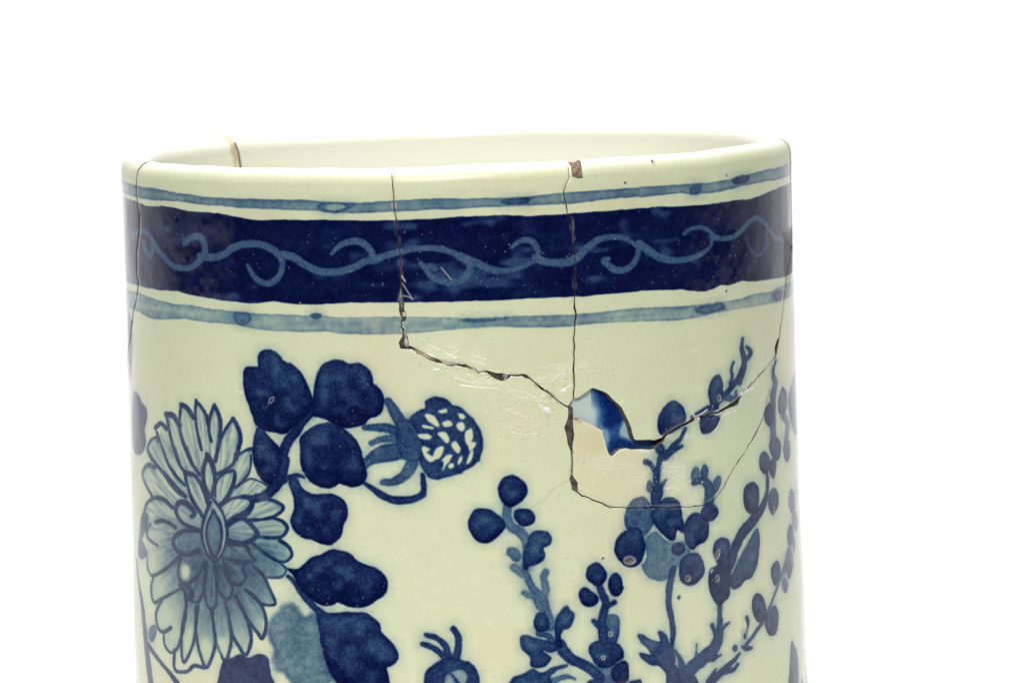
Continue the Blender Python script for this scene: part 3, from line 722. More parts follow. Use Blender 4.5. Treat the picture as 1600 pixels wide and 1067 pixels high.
sc1 = scratches(-.42, 1); sc2 = scratches(.35, 2); sc3 = scratches(-.1, 3)
gr = sstep(.35, .75, noise(W, H, 26, 16, 401) * .6 + noise(W, H, 7, 5, 402) * .4)
th1, th2, th3 = [(.3 * gr + .8 * sstep(.42, .8, q_) * (.4 + .6 * gr)).astype(np.float32) for q_ in (sc1, sc2, sc3)]
cream = (.88, .83, .68); pinky = (.80, .68, .52); white = (.90, .88, .80)
blend(maskpoly('c2 1130,140 1300,90 1480,120 1500,200 c3 120,150 220,230 180,300 60,240 c2 1380,230 1250,200', 5), cream, .64, h=.7, ro=.3, ntex=th1)
blend(maskpoly('c3 0,330 200,390 420,430 560,450 700,560 650,600 500,560 250,490 0,400 -100,340', 5), cream, .8, h=.9, ro=.28, ntex=th1)
blend(maskpoly('c3 200,540 420,600 600,680 680,760 660,860 520,850 380,820 270,680', 5), pinky, .8, h=.9, ro=.3, ntex=th1)
blend(maskpoly('c3 620,330 760,290 920,270 930,430 850,500 720,460 600,400', 5), cream, .8, h=.8, ro=.28, ntex=th2)
blend(maskpoly('c3 760,820 870,820 900,900 800,900', 4), pinky, .5, h=.6, ntex=th3)
blend(maskpoly('c3 960,260 1060,270 1040,400 960,420', 5), cream, .4, h=.5, ntex=th2)
blend(maskpoly('c3 945,730 1060,745 1175,815 1210,930 1250,1020 1320,990 1500,975 c4 80,985 d4 40,120 90,300 60,440 -60,470 d3 1250,450 1100,400 990,350 960,250 940,60', 5), (.75, .69, .45), .62, h=.5, ro=.24)
blend(maskpoly('c3 945,730 1060,745 1175,815 1210,930 d3 1200,60 1060,90 960,80', 6), (.62, .50, .26), .4, h=.6, ntex=cv.n1)
blend(maskpoly('d3 940,20 1100,30 1300,110 1500,180 1560,260 1420,300 1150,200 960,120', 5), (.82, .74, .55), .85, h=1.1, ntex=th3)
blend(maskpoly('d4 190,110 330,130 420,220 440,330 500,440 360,470 250,400 200,300', 5), (.86, .82, .62), .85, h=1.3, ro=.26, ntex=th3)
blend(maskpoly('c4 420,830 540,850 520,920 380,920 370,870', 4), (.86, .80, .60), .7, h=1.5, ro=.3, ntex=th1)
blend(maskpoly('c4 -50,640 250,560 560,420 560,500 200,620 -50,760', 8), (.70, .60, .38), .35, h=.3, ntex=th2)
blend(maskpoly('b4 800,640 1200,600 1200,1050 1100,1060 900,900', 20), warm, .45, ntex=cv.n1)
blend(maskpoly('b4 1180,620 1215,640 1190,900 1170,1060 1130,1040 1150,860', 6), (.85, .68, .42), .5, h=.5, ntex=cv.n2)
# worn strip beside the right hand joint
blend(maskpoly('b4 1180,0 1275,0 1270,200 1255,420 1230,560 1200,560 1195,330 1200,150', 9), (.24, .20, .18), .66, h=-.7, ro=.4, ntex=sstep(.62, .85, scratches(1.5, 9, 3, 4)))
blend(maskpoly('b4 1200,100 1265,90 1255,420 1210,420', 4), (.62, .60, .62), .5, h=.7, ro=.45, ntex=sstep(.5, .8, scratches(1.45, 10, 2.5, 5)))
for i in range(420):
    k_ = r_.integers(0, 5)
    x, y = ((r_.uniform(640, 880), 0), (r_.uniform(760, 880), r_.uniform(610, 690)), (r_.uniform(900, 1100), r_.uniform(715, 785)), (r_.uniform(1090, 1210), 0), (r_.uniform(830, 960), r_.uniform(575, 620)))[k_]
    if k_ == 0:
        y = np.interp(x, [640, 720, 800, 880], [545, 570, 587, 633]) + r_.normal(0, 12)
    if k_ == 3:
        y = np.interp(x, [1090, 1150, 1210], [655, 628, 558]) + r_.normal(0, 9)
    u, v = to_uv(np.array([(x, y)], float))[0]
    lt = r_.random() < .65
    dab(u, v, r_.uniform(.6, 2.6), r_.uniform(.5, 1.0), (.88, .84, .70) if lt else (.40, .33, .24), r_.uniform(.15, .75) * (1 if lt else .5), h=r_.uniform(.2, 1.2) * (1 if lt else -1), ang=r_.uniform(-.9, .4))
# hairlines, drips and bits of white adhesive
for sp, wd, c, am, h in (('d3 880,280 800,325 760,350 720,410 690,440 620,480 555,508', 1.0, (.40, .30, .18), .4, -.3),
                         ('c4 1030,690 1000,770 960,850', 1.2, (.30, .22, .14), .5, -.5),
                         ('a3 925,520 900,560 875,582', 1.1, (.85, .8, .62), .5, .2),
                         ('a3 935,880 935,1060 b3 938,80', .4, (.30, .26, .27), .7, .2),
                         ('c3 690,370 760,410 900,260', .8, white, .4, .5), ('c3 680,300 780,275 860,262', .9, white, .35, .6),
                         ('c3 840,490 890,460 940,440', 1.6, white, .8, 1.), ('c3 0,440 170,460 320,465', 1.1, white, .45, .6),
                         ('c3 160,380 300,420 430,480 520,500', 1.0, white, .4, .6), ('c3 400,650 520,700 600,700', 1.0, white, .4, .5),
                         ('c3 260,640 330,700 380,760', 1.0, pinky, .5, .5), ('c3 430,830 560,855 660,830', 1.4, white, .45, .6),
                         ('c3 1330,590 1365,560', 1.1, white, .7, .5), ('b2 1330,310 1380,370 1415,412', .5, (.65, .62, .62), .8, .4),
                         ('b2 1005,440 1050,510 1090,572', .6, (.6, .6, .58), .8, .4), ('b2 1015,545 1060,555 1095,575', .6, (.6, .6, .58), .7, .4),
                         ('b2 1000,380 1030,425', 1.8, (.5, .5, .48), .8, .6), ('b2 700,850 780,900 850,915', .5, cream, .3, .2),
                         ('c4 440,660 455,695 500,680 560,640', 1.6, (.93, .92, .86), .9, 1.2), ('c4 0,970 60,982 110,965', 1.4, (.93, .92, .86), .8, .8),
                         ('c4 130,950 180,890 240,850', 1.2, (.8, .82, .84), .7, .8), ('c4 600,830 640,800 690,700 760,660 810,640', 1.4, (.9, .86, .74), .75, .9),
                         ('d4 200,150 260,165 350,155 410,170', 1.3, (.95, .92, .8), .5, 1.1), ('d4 180,210 280,240 400,250', 1.0, (.95, .92, .8), .4, .9),
                         ('c4 900,400 905,450', 1.4, white, .8, .8), ('c4 890,500 930,470 960,455', 2.0, white, .8, 1.), ('c4 440,150 480,145', 2.2, white, .5, .5),
                         ('c4 440,480 560,450', 1.0, white, .3, .3), ('c1 1115,490 1165,498', 1.1, white, .6, .5), ('c1 865,215 905,290', .9, (.4, .4, .32), .4, 0),
                         ('c1 370,515 370,550', .8, (.2, .2, .2), .5, 0), ('c4 1145,330 1180,350 1230,352', 3.0, (.55, .5, .3), .18, 0),
                         ('e3 225,575 245,555', .9, white, .5, .4), ('d2 1240,795 1265,770', 1.0, white, .5, .4),
                         ('c1 1385,590 1395,550 1425,535 1425,560 1400,585', .6, (.4, .45, .55), .7, .4), ('c1 1335,600 1350,625 1390,600', .5, (.3, .35, .45), .6, .3), ('px 900,658 922,665 940,675 945,693 950,710 956,716 966,707 980,703 1015,706', 1.4, (.88, .84, .70), .75, .9), ('px 898,656 908,659', 2.4, (.45, .30, .14), .7, .3), ('c2 1270,308 1315,308', 1.8, white, .8, .8), ('c2 1440,380 1550,410 1600,430', 1.3, cream, .5, .6),
                         ('c2 1370,180 1420,190 1480,150', 1.8, cream, .6, .9), ('c2 1400,205 1450,215', 2.2, cream, .6, .9)):
    blend(maskline(sp, wd), c, am, h=h, ro=.3)


# grime and chipped lips along the joints
for cr_, amt in ((A_, .5), (B_, .8), (C_, .6), (D_, 1.5), (C2, 1.2), (G2, .7), (E_, 1.5), (F_, .8)):
    sl, sd = cv.sd_line(cv.tex(cr_[2]), np.full(len(cr_[2]), .01), 22)
    g = np.exp(-(sd / 3.4) ** 2) * sstep(.35, .8, cv.n2[sl] * .6 + cv.n3[sl] * .4) * amt
    col[sl] += (np.array([.30, .22, .14], np.float32) - col[sl]) * (g * .55 * (1 - .85 * (cv.D[sl] > .3)))[..., None]
    lip = np.exp(-((sd - 2.6) / 1.2) ** 2) * sstep(.5, .75, noise(W, H, 11, 11, 303)[sl]) * amt * (1 - .8 * (cv.D[sl] > .4))
    col[sl] += (np.array([.88, .84, .72], np.float32) - col[sl]) * np.clip(lip * .6, 0, 1)[..., None]
    hh[sl] -= 1.6 * np.exp(-(sd / 2.2) ** 2) * amt - .5 * lip


def as_image(name, arr, colour):
    h_, w_ = arr.shape[:2]
    im = bpy.data.images.new(name, w_, h_, alpha=False, float_buffer=not colour)
    im.colorspace_settings.name = 'sRGB' if colour else 'Non-Color'
    out = np.ones((h_, w_, 4), np.float32)
    out[..., :3] = arr
    if colour:
        x = np.clip(out[..., :3], 0, 1)
        out[..., :3] = np.where(x <= .0031308, x * 12.92, 1.055 * x ** (1 / 2.4) - .055)
    im.pixels.foreach_set(out.ravel()); im.update(); im.pack()
    return im


img_col = as_image('painted_glaze', col, True)
img_rel = as_image('glaze_relief', np.stack([hh * .1 + .5, rough, np.zeros_like(hh)], -1), False)


# ------------------------------------------------------------------ materials
def mat(name):
    m = bpy.data.materials.new(name); m.use_nodes = True
    return m, m.node_tree.nodes, m.node_tree.links, m.node_tree.nodes['Principled BSDF']


glaze, N, LK, bs = mat('painted_glaze')
uvn = N.new('ShaderNodeUVMap'); uvn.uv_map = 'UVMap'
ti = N.new('ShaderNodeTexImage'); ti.image = img_col; ti.interpolation = 'Cubic'
tr = N.new('ShaderNodeTexImage'); tr.image = img_rel; tr.interpolation = 'Cubic'
LK.new(uvn.outputs[0], ti.inputs[0]); LK.new(uvn.outputs[0], tr.inputs[0])
sp_ = N.new('ShaderNodeSeparateColor'); LK.new(tr.outputs[0], sp_.inputs[0])
LK.new(ti.outputs[0], bs.inputs['Base Color']); LK.new(sp_.outputs[1], bs.inputs['Roughness'])
bp = N.new('ShaderNodeBump'); bp.inputs['Strength'].default_value = 1.0; bp.inputs['Distance'].default_value = 10 * PU
LK.new(sp_.outputs[0], bp.inputs['Height']); LK.new(bp.outputs[0], bs.inputs['Normal'])
bs.inputs['IOR'].default_value = 1.5


def simple(name, c1, c2, scale, rough_, bump, detail=6, c3=None, c3pos=.7):
    m, N, LK, bs = mat(name)
    tc = N.new('ShaderNodeTexCoord'); nz = N.new('ShaderNodeTexNoise'); nz.inputs['Scale'].default_value = scale
    nz.inputs['Detail'].default_value = detail
    LK.new(tc.outputs['Object'], nz.inputs['Vector'])
    cr = N.new('ShaderNodeValToRGB'); cr.color_ramp.elements[0].color = (*c1, 1); cr.color_ramp.elements[1].color = (*c2, 1)
    cr.color_ramp.elements[0].position = .35; cr.color_ramp.elements[1].position = .65
    LK.new(nz.outputs[0], cr.inputs[0]); LK.new(cr.outputs[0], bs.inputs['Base Color'])
    bs.inputs['Roughness'].default_value = rough_
    b = N.new('ShaderNodeBump'); b.inputs['Strength'].default_value = .8; b.inputs['Distance'].default_value = bump
    LK.new(nz.outputs[0], b.inputs['Height']); LK.new(b.outputs[0], bs.inputs['Normal'])
    return m


inner_glaze = simple('plain_glaze', (.86, .87, .73), (.89, .89, .77), 18, .12, .0002)
clay = simple('broken_clay', (.06, .046, .036), (.20, .155, .125), 900, .9, .0005)
glue = simple('brown_adhesive', (.03, .022, .018), (.15, .11, .09), 700, .75, .0008)
glue_grey = simple('grey_adhesive', (.30, .29, .29), (.60, .58, .56), 500, .5, .0006)
tan_fill = simple('tan_filler', (.62, .46, .30), (.80, .68, .50), 400, .7, .0006)
chipm = simple('bare_clay', (.16, .10, .07), (.34, .25, .19), 1100, .9, .001)
plaster = simple('white_plaster', (.80, .78, .72), (.92, .90, .86), 600, .4, .0005)
paper = simple('white_paper', (.88, .88, .88), (.90, .90, .90), 40, .9, .00005)


# ------------------------------------------------------------------ objects
def make_obj(name, verts, faces, mats, parent=None, fm=None, normals=None, uvs=None, label=None, smooth=True):
    me = bpy.data.meshes.new(name)
    me.from_pydata([tuple(v) for v in verts], [], faces)
    for m in mats:
        me.materials.append(m)
    if fm is not None:
        me.polygons.foreach_set('material_index', fm)
    if uvs is not None:
        ul = me.uv_layers.new(name='UVMap')
        li = np.empty(len(me.loops), np.int32); me.loops.foreach_get('vertex_index', li)
        ul.data.foreach_set('uv', np.asarray(uvs, np.float32)[li].ravel())
    me.polygons.foreach_set('use_smooth', [smooth] * len(me.polygons))
    me.update()
    if normals is not None:
        me.normals_split_custom_set_from_vertices([tuple(n) for n in normals])
    o = bpy.data.objects.new(name, me); COL.objects.link(o)
    if parent is not None:
        o.parent = parent
    if label:
        o['label'] = label
    return o


vase = bpy.data.objects.new('porcelain_vase', None); COL.objects.link(vase)
vase.empty_display_size = .05
vase['label'] = 'broken and glued porcelain vase painted in cobalt blue with a chrysanthemum, leaves and berry sprays'
vase['category'] = 'vase'

GRID = 13.0


def resample(p, step=5.0):
    p = np.asarray(p, float); out = [p[0]]
    for a, b in zip(p[:-1], p[1:]):
        n = max(1, int(np.hypot(*(b - a)) / step))
        for k in range(1, n + 1):
            out.append(a + (b - a) * k / n)
    return np.array(out)


def shell(name, outline, mats, label=None, inset=0.0, thick=None, grid=GRID, parent=None):
    """a solid piece of wall: outline in (u, v), outer and inner skin and broken edges"""
    ol = [outline[0]]
    for p in outline[1:]:
        if math.hypot(p[0] - ol[-1][0], p[1] - ol[-1][1]) > .35:
            ol.append(p)
    ol = np.array(ol)
    n = len(ol)
    u0, v0 = ol.min(0); u1, v1 = ol.max(0)
    gu = np.arange(math.ceil(u0 / grid) * grid, u1, grid)
    gv = list(np.arange(math.ceil(v0 / grid) * grid, min(v1, VTOP - LIP - 2), grid))
    if v1 > VTOP - LIP:
        gv += list(VTOP - LIP * (1 - np.linspace(0, .97, 11)))
    gv = [g for g in gv if g < v1 - .3]
    X, Y = np.meshgrid(gu, gv); g = np.stack([X.ravel(), Y.ravel()], -1)
    ins = np.zeros(len(g), bool); dmin = np.full(len(g), 1e9)
    for (ax, ay), (bx, by) in zip(ol, np.roll(ol, -1, 0)):
        c = ((ay > g[:, 1]) != (by > g[:, 1])) & (g[:, 0] < (bx - ax) * (g[:, 1] - ay) / (by - ay + 1e-12) + ax)
        ins ^= c
        ex, ey = bx - ax, by - ay; L2 = ex * ex + ey * ey + 1e-9
        t = np.clip(((g[:, 0] - ax) * ex + (g[:, 1] - ay) * ey) / L2, 0, 1)
        dmin = np.minimum(dmin, np.hypot(g[:, 0] - ax - t * ex, g[:, 1] - ay - t * ey))
    g = g[ins & (dmin > 1.2)]
    pts = [Vector(p) for p in ol] + [Vector(p) for p in g]
    vo, _, fo, _, _, _ = delaunay_2d_cdt(pts, [], [list(range(n))], 1, 1e-4)
    uv = np.array([(p[0], p[1]) for p in vo])
    nv = len(uv)
    top = uv[:, 1] >= VTOP - 1e-3
    So = surf(uv[:, 0], uv[:, 1], 1, inset); Si = surf(uv[:, 0], uv[:, 1], -1, inset)
    No = surf_normal(uv[:, 0], uv[:, 1], 1); Ni = surf_normal(uv[:, 0], uv[:, 1], -1)
    No[top] = (0, 0, 1); Ni[top] = (0, 0, 1)
    if thick is not None:
        Si = So - No * thick * PU
        Ni = -No
    UV = np.stack([uv[:, 0] / CIRC + .5, uv[:, 1] * K / H], -1)
    V = list(So) + list(Si); NN = list(No) + list(Ni); UVs = list(UV) + list(UV)
    F = []; FM = []
    edges = {}
    for f in fo:
        a = [uv[i] for i in f]
        ar = sum(a[i][0] * a[(i + 1) % len(a)][1] - a[(i + 1) % len(a)][0] * a[i][1] for i in range(len(a)))
        f = list(f) if ar > 0 else list(f)[::-1]
        F.append(f); FM.append(0)
        F.append([i + nv for i in f[::-1]]); FM.append(1)
        for i in range(len(f)):
            e = (f[i], f[(i + 1) % len(f)])
            edges[e] = 1
    for (a, b) in [e for e in edges if (e[1], e[0]) not in edges]:
        if thick is None and top[a] and top[b]:
            continue
        pa, pb, qa, qb = So[a], So[b], Si[a], Si[b]
        nn = np.cross(pb - pa, qa - pa); ln = np.linalg.norm(nn)
        if ln < 1e-14:
            nn = np.cross(pb - pa, qb - pa); ln = max(np.linalg.norm(nn), 1e-14)
        nn = -nn / ln
        k = len(V)
        V += [pa, pb, qb, qa]; NN += [nn] * 4; UVs += [UV[a], UV[b], UV[b], UV[a]]
        F.append([k, k + 3, k + 2, k + 1]); FM.append(2)
    return make_obj(name, V, F, mats, parent or vase, FM, NN, UVs, label)


def top_of(line, at_end=False):
    """push the first (or last) border point up to the lip crest, keeping u"""
    l = line.copy()
    i = -1 if at_end else 0
    m = l[:, 1] < VTOP - 4
    l = l[m]
    t = np.array([[l[i, 0], VTOP]])
    t2 = resample(np.vstack([l[i:i + 1] if not at_end else l[-1:], t]), 4)
    return np.vstack([t2[::-1][:-1], l]) if not at_end else np.vstack([l, t2[1:]])


Ar, Al = top_of(A_[0]), top_of(A_[1])       # Ar: right border (main), Al: left border (back piece)
Br, Bl = top_of(B_[0]), top_of(B_[1])
Cr, Cl = top_of(C_[0]), top_of(C_[1])
Fl, Fr = top_of(F_[0], True), top_of(F_[1], True)
Du, Dl_ = D_[0], D_[1]
C2r, C2l = C2[0], C2[1]
G2u, G2l = G2[0], G2[1]
Eu, El = E_[0], E_[1]

hole_top = to_uv(crom(np.array([(898, 622), (902, 621.5), (905, 620), (916, 612.5), (920, 609), (926, 606), (933, 608), (948, 614), (959, 625), (970, 635), (975.6, 645), (980, 654), (985.6, 666), (991, 685), (1000, 687), (1015, 686.5)], float), False, 3))
hole_bot = to_uv(np.array([(896, 654), (900, 656), (905, 655), (913, 658), (922, 662), (932, 668), (941, 672), (943, 682), (946, 691), (948, 700), (950, 706), (953, 711), (956, 712.5), (960, 709), (964, 705), (967, 702), (972, 701), (976, 700.5), (980, 700), (984, 702), (1003, 701.5), (1015, 702.5), (1022, 701)], float))

VK = to_uv(np.array([(714, 610)], float))[0, 1]
uG = -R0 * math.radians(180 - 47.6)
# joint hidden behind: from the right joint round the back to the left joint
i_br = int(np.argmin(np.abs(Fr[:, 1] - to_uv(np.array([(1236, 385)], float))[0, 1])))


def jag(p, amp=2.0):
    p = resample(p, 14); p[1:-1] += rng.normal(0, amp, (len(p) - 2, 2)); return p


Kend_r = Fr[i_br]
K_r = jag(np.array([Kend_r + [1, -1], [R0 * 1.9, VK + 60], [R0 * 2.4, VK - 20], [CIRC / 2, VK]]))
A_bot = Al[-1]
K_l = jag(np.array([[-CIRC / 2, VK], [uG - 160, VK + 20], [uG, VK - 30], [A_bot[0] - 120, VK - 15], A_bot + [0, -1]]))
iG = int(np.argmin(np.abs(K_l[:, 0] - uG)))
Gline = jag(np.array([[uG, VTOP], [uG - 9, VTOP - 28], [uG - 14, VTOP - 60], [uG - 20, VTOP - 110], K_l[iG] + [0, 2]]), 1.2)
Gline[0] = (uG, VTOP)


def tline(u_a, u_b):
    n = max(2, int(abs(u_b - u_a) / 10))
    return np.stack([np.linspace(u_a, u_b, n), np.full(n, VTOP)], -1)


S3 = (painted, inner_glaze_, clay_) = (glaze, inner_glaze, clay)
mats3 = [glaze, inner_glaze, clay]
# chip in the rim cut out of the right rim sherd
chip = to_uv(np.array([(894, 277.5), (903, 279.5), (911, 279)], float))
chip_l = chip[0, 0]; chip_r = chip[-1, 0]
chip_edge = np.vstack([[chip_r + 3.5, VTOP], [chip_r + 2.5, VTOP - 7], [chip_r + .5, VTOP - 12], chip[::-1], [chip_l + .5, VTOP - 12], [chip_l, VTOP]])

# 1 rim sherd between the second and third joint
out = np.vstack([tline(Br[0, 0], Cl[0, 0]), Cl, Du[::-1], Br[::-1]])
shell('sherd', out, mats3, label='rim sherd above the smeared diagonal joint, with scroll band')
# 2 rim sherd with the hole
crr = Cr
lowend = Cr[-1:]
out = np.vstack([chip_edge[::-1] * 1.0, tline(chip_r + 3.5, Fl[-1, 0])[1:], Fl[::-1], Eu[::-1], hole_top[::-1], crr[::-1], [[(crr[0, 0] + chip_l) / 2, VTOP]]])
shell('sherd', out, mats3, label='right rim sherd with a chipped lip, above the open hole')
# 3 patched sherd under the hole
C2r_ = C2r[C2r[:, 1] < hole_bot[0, 1] - .5]
out = np.vstack([hole_bot, El[1:], G2u[::-1][:], C2r_[::-1]])
shell('sherd', out, mats3, label='yellowed sherd below the open hole')
# 4 large body piece
Kr_low = K_r - [0, 1.4]; Kl_low = K_l - [0, 1.4]
vs = resample(np.array([[-CIRC / 2, 0], [-CIRC / 2, VK - 2]]), 13); ve = vs.copy(); ve[:, 0] = CIRC / 2
bot = np.stack([np.linspace(CIRC / 2, -CIRC / 2, 260), np.zeros(260)], -1)
out = np.vstack([vs, Kl_low[1:-1], Ar[::-1], tline(Ar[0, 0], Bl[0, 0])[1:-1], Bl, Dl_[1:], C2l, G2l[1:], Fr[:i_br], Kr_low[1:-1], ve[::-1], bot[1:-1]])
shell('sherd', out, mats3, label='large body sherd with the chrysanthemum, leaves and berries')
# 5 back left piece
out = np.vstack([tline(uG, Al[0, 0]), Al[1:], K_l[iG:-1][::-1], Gline[::-1][1:-1] + [2.6, 0]])
shell('sherd', out, mats3, label='rim sherd turning to the back left')
# 6 back right piece
sh = np.array([CIRC, 0])
out = np.vstack([tline(Fr[-1, 0], uG + CIRC), Gline[1:-1] + sh - [2.4, 0], (K_l[:iG + 1] + sh)[::-1], K_r[::-1][1:-1], Fr[i_br:-1]])
shell('sherd', out, mats3, label='back rim sherd seen through the mouth')


# adhesive in the joints: ribbons set a little below the glaze
def ribbon(path, wid, depth, m, name='glue_seam', label=None, thick=10):
    path = resample(path, 7)
    d = np.gradient(path, axis=0); d /= np.maximum(np.linalg.norm(d, axis=1, keepdims=True), 1e-9)
    nr = np.stack([-d[:, 1], d[:, 0]], -1)
    wv = np.interp(np.linspace(0, 1, len(path)), np.linspace(0, 1, len(wid)), wid) if isinstance(wid, (list, tuple)) else np.full(len(path), wid)
    V = []; F = []
    cols = (-1, -.5, 0, .5, 1)
    for k, c in enumerate(cols):
        q = path + nr * (wv * c)[:, None]
        q[:, 1] = np.minimum(q[:, 1], VTOP - LIP * .3)
        s0 = surf(q[:, 0], q[:, 1], 1); nn = surf_normal(q[:, 0], q[:, 1], 1)
        V.append(s0 - nn * ((depth + rng.normal(0, .5, len(q)))[:, None]) * PU)
    for k, c in enumerate(cols):
        q = path + nr * (wv * c)[:, None]
        q[:, 1] = np.minimum(q[:, 1], VTOP - LIP * .3)
        s0 = surf(q[:, 0], q[:, 1], 1); nn = surf_normal(q[:, 0], q[:, 1], 1)
        V.append(s0 - nn * (depth + thick) * PU)
    n = len(path); V = np.concatenate(V); nc = len(cols)
    for k in range(nc - 1):
        for i in range(n - 1):
            a = k * n + i
            F.append([a, a + 1, a + n + 1, a + n]); b = a + nc * n
            F.append([b, b + n, b + n + 1, b + 1])
    for i in range(n - 1):
        F.append([i, nc * n + i, nc * n + i + 1, i + 1]); a = (nc - 1) * n + i
        F.append([a, a + 1, nc * n + a + 1, nc * n + a])
    for i in (0, n - 1):
        for k in range(nc - 1):
            F.append([k * n + i, (k + 1) * n + i, nc * n + (k + 1) * n + i, nc * n + k * n + i])
    return make_obj(name, V, F, [m], vase, label=label)


ribbon(np.vstack([[A_[2][0, 0], VTOP - 10], A_[2][1:]]), 14, 7, glue)
ribbon(np.vstack([[B_[2][0, 0], VTOP - 12], B_[2][2:]]), 14, 4, glue)
ribbon(np.vstack([[C_[2][0, 0], VTOP - 12], C_[2][2:]]), 8, 9, glue)
ribbon(D_[2], 12, 3.5, glue, label='brown glue in the diagonal joint')
ribbon(C2[2], [4.2, 5, 9, 11, 11, 11, 11], 2.5, glue, label='broad grey brown glue gap under the hole corner')
ribbon(G2[2], 7, 7, glue)
ribbon(E_[2][5:], 11, 3, glue)
ribbon(F_[2], 22, 5, glue)
ribbon(Gline[1:], 8, 6, glue)
# pale filler lumps sitting in and over the joints
def lump(path_px, wid, height, m, name='filler', label=None, depth=1.0):
    p = resample(to_uv(crom(np.array(path_px, float), False, 3)), 1.6)
    d = np.gradient(p, axis=0); d /= np.maximum(np.linalg.norm(d, axis=1, keepdims=True), 1e-9)
    nr = np.stack([-d[:, 1], d[:, 0]], -1); n = len(p)
    tt = np.linspace(0, 1, n)
    prof = np.sqrt(np.clip(1 - (2 * tt - 1) ** 4, .02, 1)) * (.8 + .3 * np.sin(tt * 9 + p[0, 0]) + rng.normal(0, .07, n))
    V = []; rows = 9
    for k in range(rows):
        c = -1 + 2 * k / (rows - 1)
        q = p + nr * (wid * prof * c)[:, None]
        hgt = height * prof * math.sqrt(max(0, 1 - c * c)) * (1 + rng.normal(0, .12, n)) - depth
        V.append(surf(q[:, 0], q[:, 1], 1) + surf_normal(q[:, 0], q[:, 1], 1) * hgt[:, None] * PU)
    V = np.concatenate(V); F = []
    for k in range(rows - 1):
        for i in range(n - 1):
            a = k * n + i; F.append([a, a + 1, a + n + 1, a + n])
    nb = len(V)
    V = np.vstack([V, surf(p[:, 0], p[:, 1], 1) - surf_normal(p[:, 0], p[:, 1], 1) * (depth + 5) * PU])
    for i in range(n - 1):
        F.append([nb + i, nb + i + 1, i + 1, i]); a = (rows - 1) * n + i; F.append([a, a + 1, nb + i + 1, nb + i])
    for i in (0, n - 1):
        for k in range(rows - 1):
            F.append([k * n + i, (k + 1) * n + i, nb + i])
    return make_obj(name, V, F, [m], vase, label=label)


lump([(843, 631), (848, 638), (855, 641), (863, 646)], 5.0, 3.0, plaster, label='white plaster blob below the diagonal joint')
lump([(844, 618), (849, 619), (856, 616)], 3.6, 1.8, plaster)
lump([(874, 612), (880, 611), (886, 608)], 2.4, 1.6, plaster)
lump([(842, 598), (849, 603), (859, 610)], 3.4, 1.4, simple('cream_plaster', (.74, .66, .52), (.86, .78, .66), 700, .5, .0006))
cream_m = bpy.data.materials['cream_plaster']
lump([(632, 516), (634, 530), (635, 540), (638, 543)], 3.2, 1.5, glue_grey, depth=3.0, label='grey adhesive string in the vertical joint')
lump([(625, 452), (625, 466), (628, 480)], 3.0, .5, simple('dark_adhesive', (.05, .07, .10), (.30, .33, .36), 600, .25, .0006), depth=3.5)
lump([(630, 488), (632, 495)], 4, .6, tan_fill, depth=3.0)
lump([(640, 546), (655, 551), (668, 558), (680, 563)], 2.4, .6, tan_fill, depth=2.4)
lump([(688, 566), (705, 569), (716, 569)], 2.0, .8, cream_m, depth=2.2)
lump([(735, 576), (748, 581), (757, 582)], 2.6, 1.0, cream_m, depth=1.8)
lump([(786, 585), (791, 588), (789, 593)], 4.2, .5, glue_grey, depth=2.6)
lump([(1157, 617), (1164, 613), (1170, 608)], 3.4, 1.8, plaster, depth=1)
lump([(1086, 655), (1091, 653), (1093, 657)], 2.6, 1.6, cream_m)
lump([(1106, 655), (1117, 652), (1126, 648)], 3.2, 1.0, bpy.data.materials['dark_adhesive'])
lump([(1212, 534), (1212, 545), (1211, 553)], 3.6, .5, glue_grey, depth=2.4)
lump([(1210, 556), (1204, 565), (1196, 574)], 1.6, .8, cream_m, depth=.8)
lump([(897, 651), (900, 653), (904, 654)], 3.4, 1.2, tan_fill, depth=3, label='tan filler crumbs at the corner of the hole')

# brown bare clay in the rim chip
out = np.vstack([[chip_l - .5, VTOP], [chip_l - .5, chip[0, 1] - 1], [chip_r + 1, chip[0, 1] - 1], [chip_r + 1, VTOP - 11], [chip_r + 3.6, VTOP]])
out = np.vstack([resample(out[::1], 3), tline(chip_r + 3.6, chip_l - .5)[1:-1]])
shell('rim_filler', out, [chipm, tan_fill, chipm], inset=2.6, label='bare brown clay in the lip chip', grid=3.0)
# tan filler in the far rim
out = np.array([[uG - 5, VTOP], [uG - 3, VTOP - 14], [uG - 1, VTOP - 22], [uG - 6, VTOP - 36], [uG - 9, VTOP - 58], [uG - 5, VTOP - 58], [uG + 5, VTOP - 40], [uG + 4, VTOP - 32], [uG + 11, VTOP - 24], [uG + 10, VTOP - 16], [uG + 15, VTOP - 8], [uG + 14, VTOP]])
out = np.vstack([resample(out, 4), tline(uG + 14, uG - 5)[1:-1]])[::-1]
shell('rim_filler', out, [tan_fill, tan_fill, tan_fill], inset=-.9, label='tan filler in the far rim', grid=4.0)

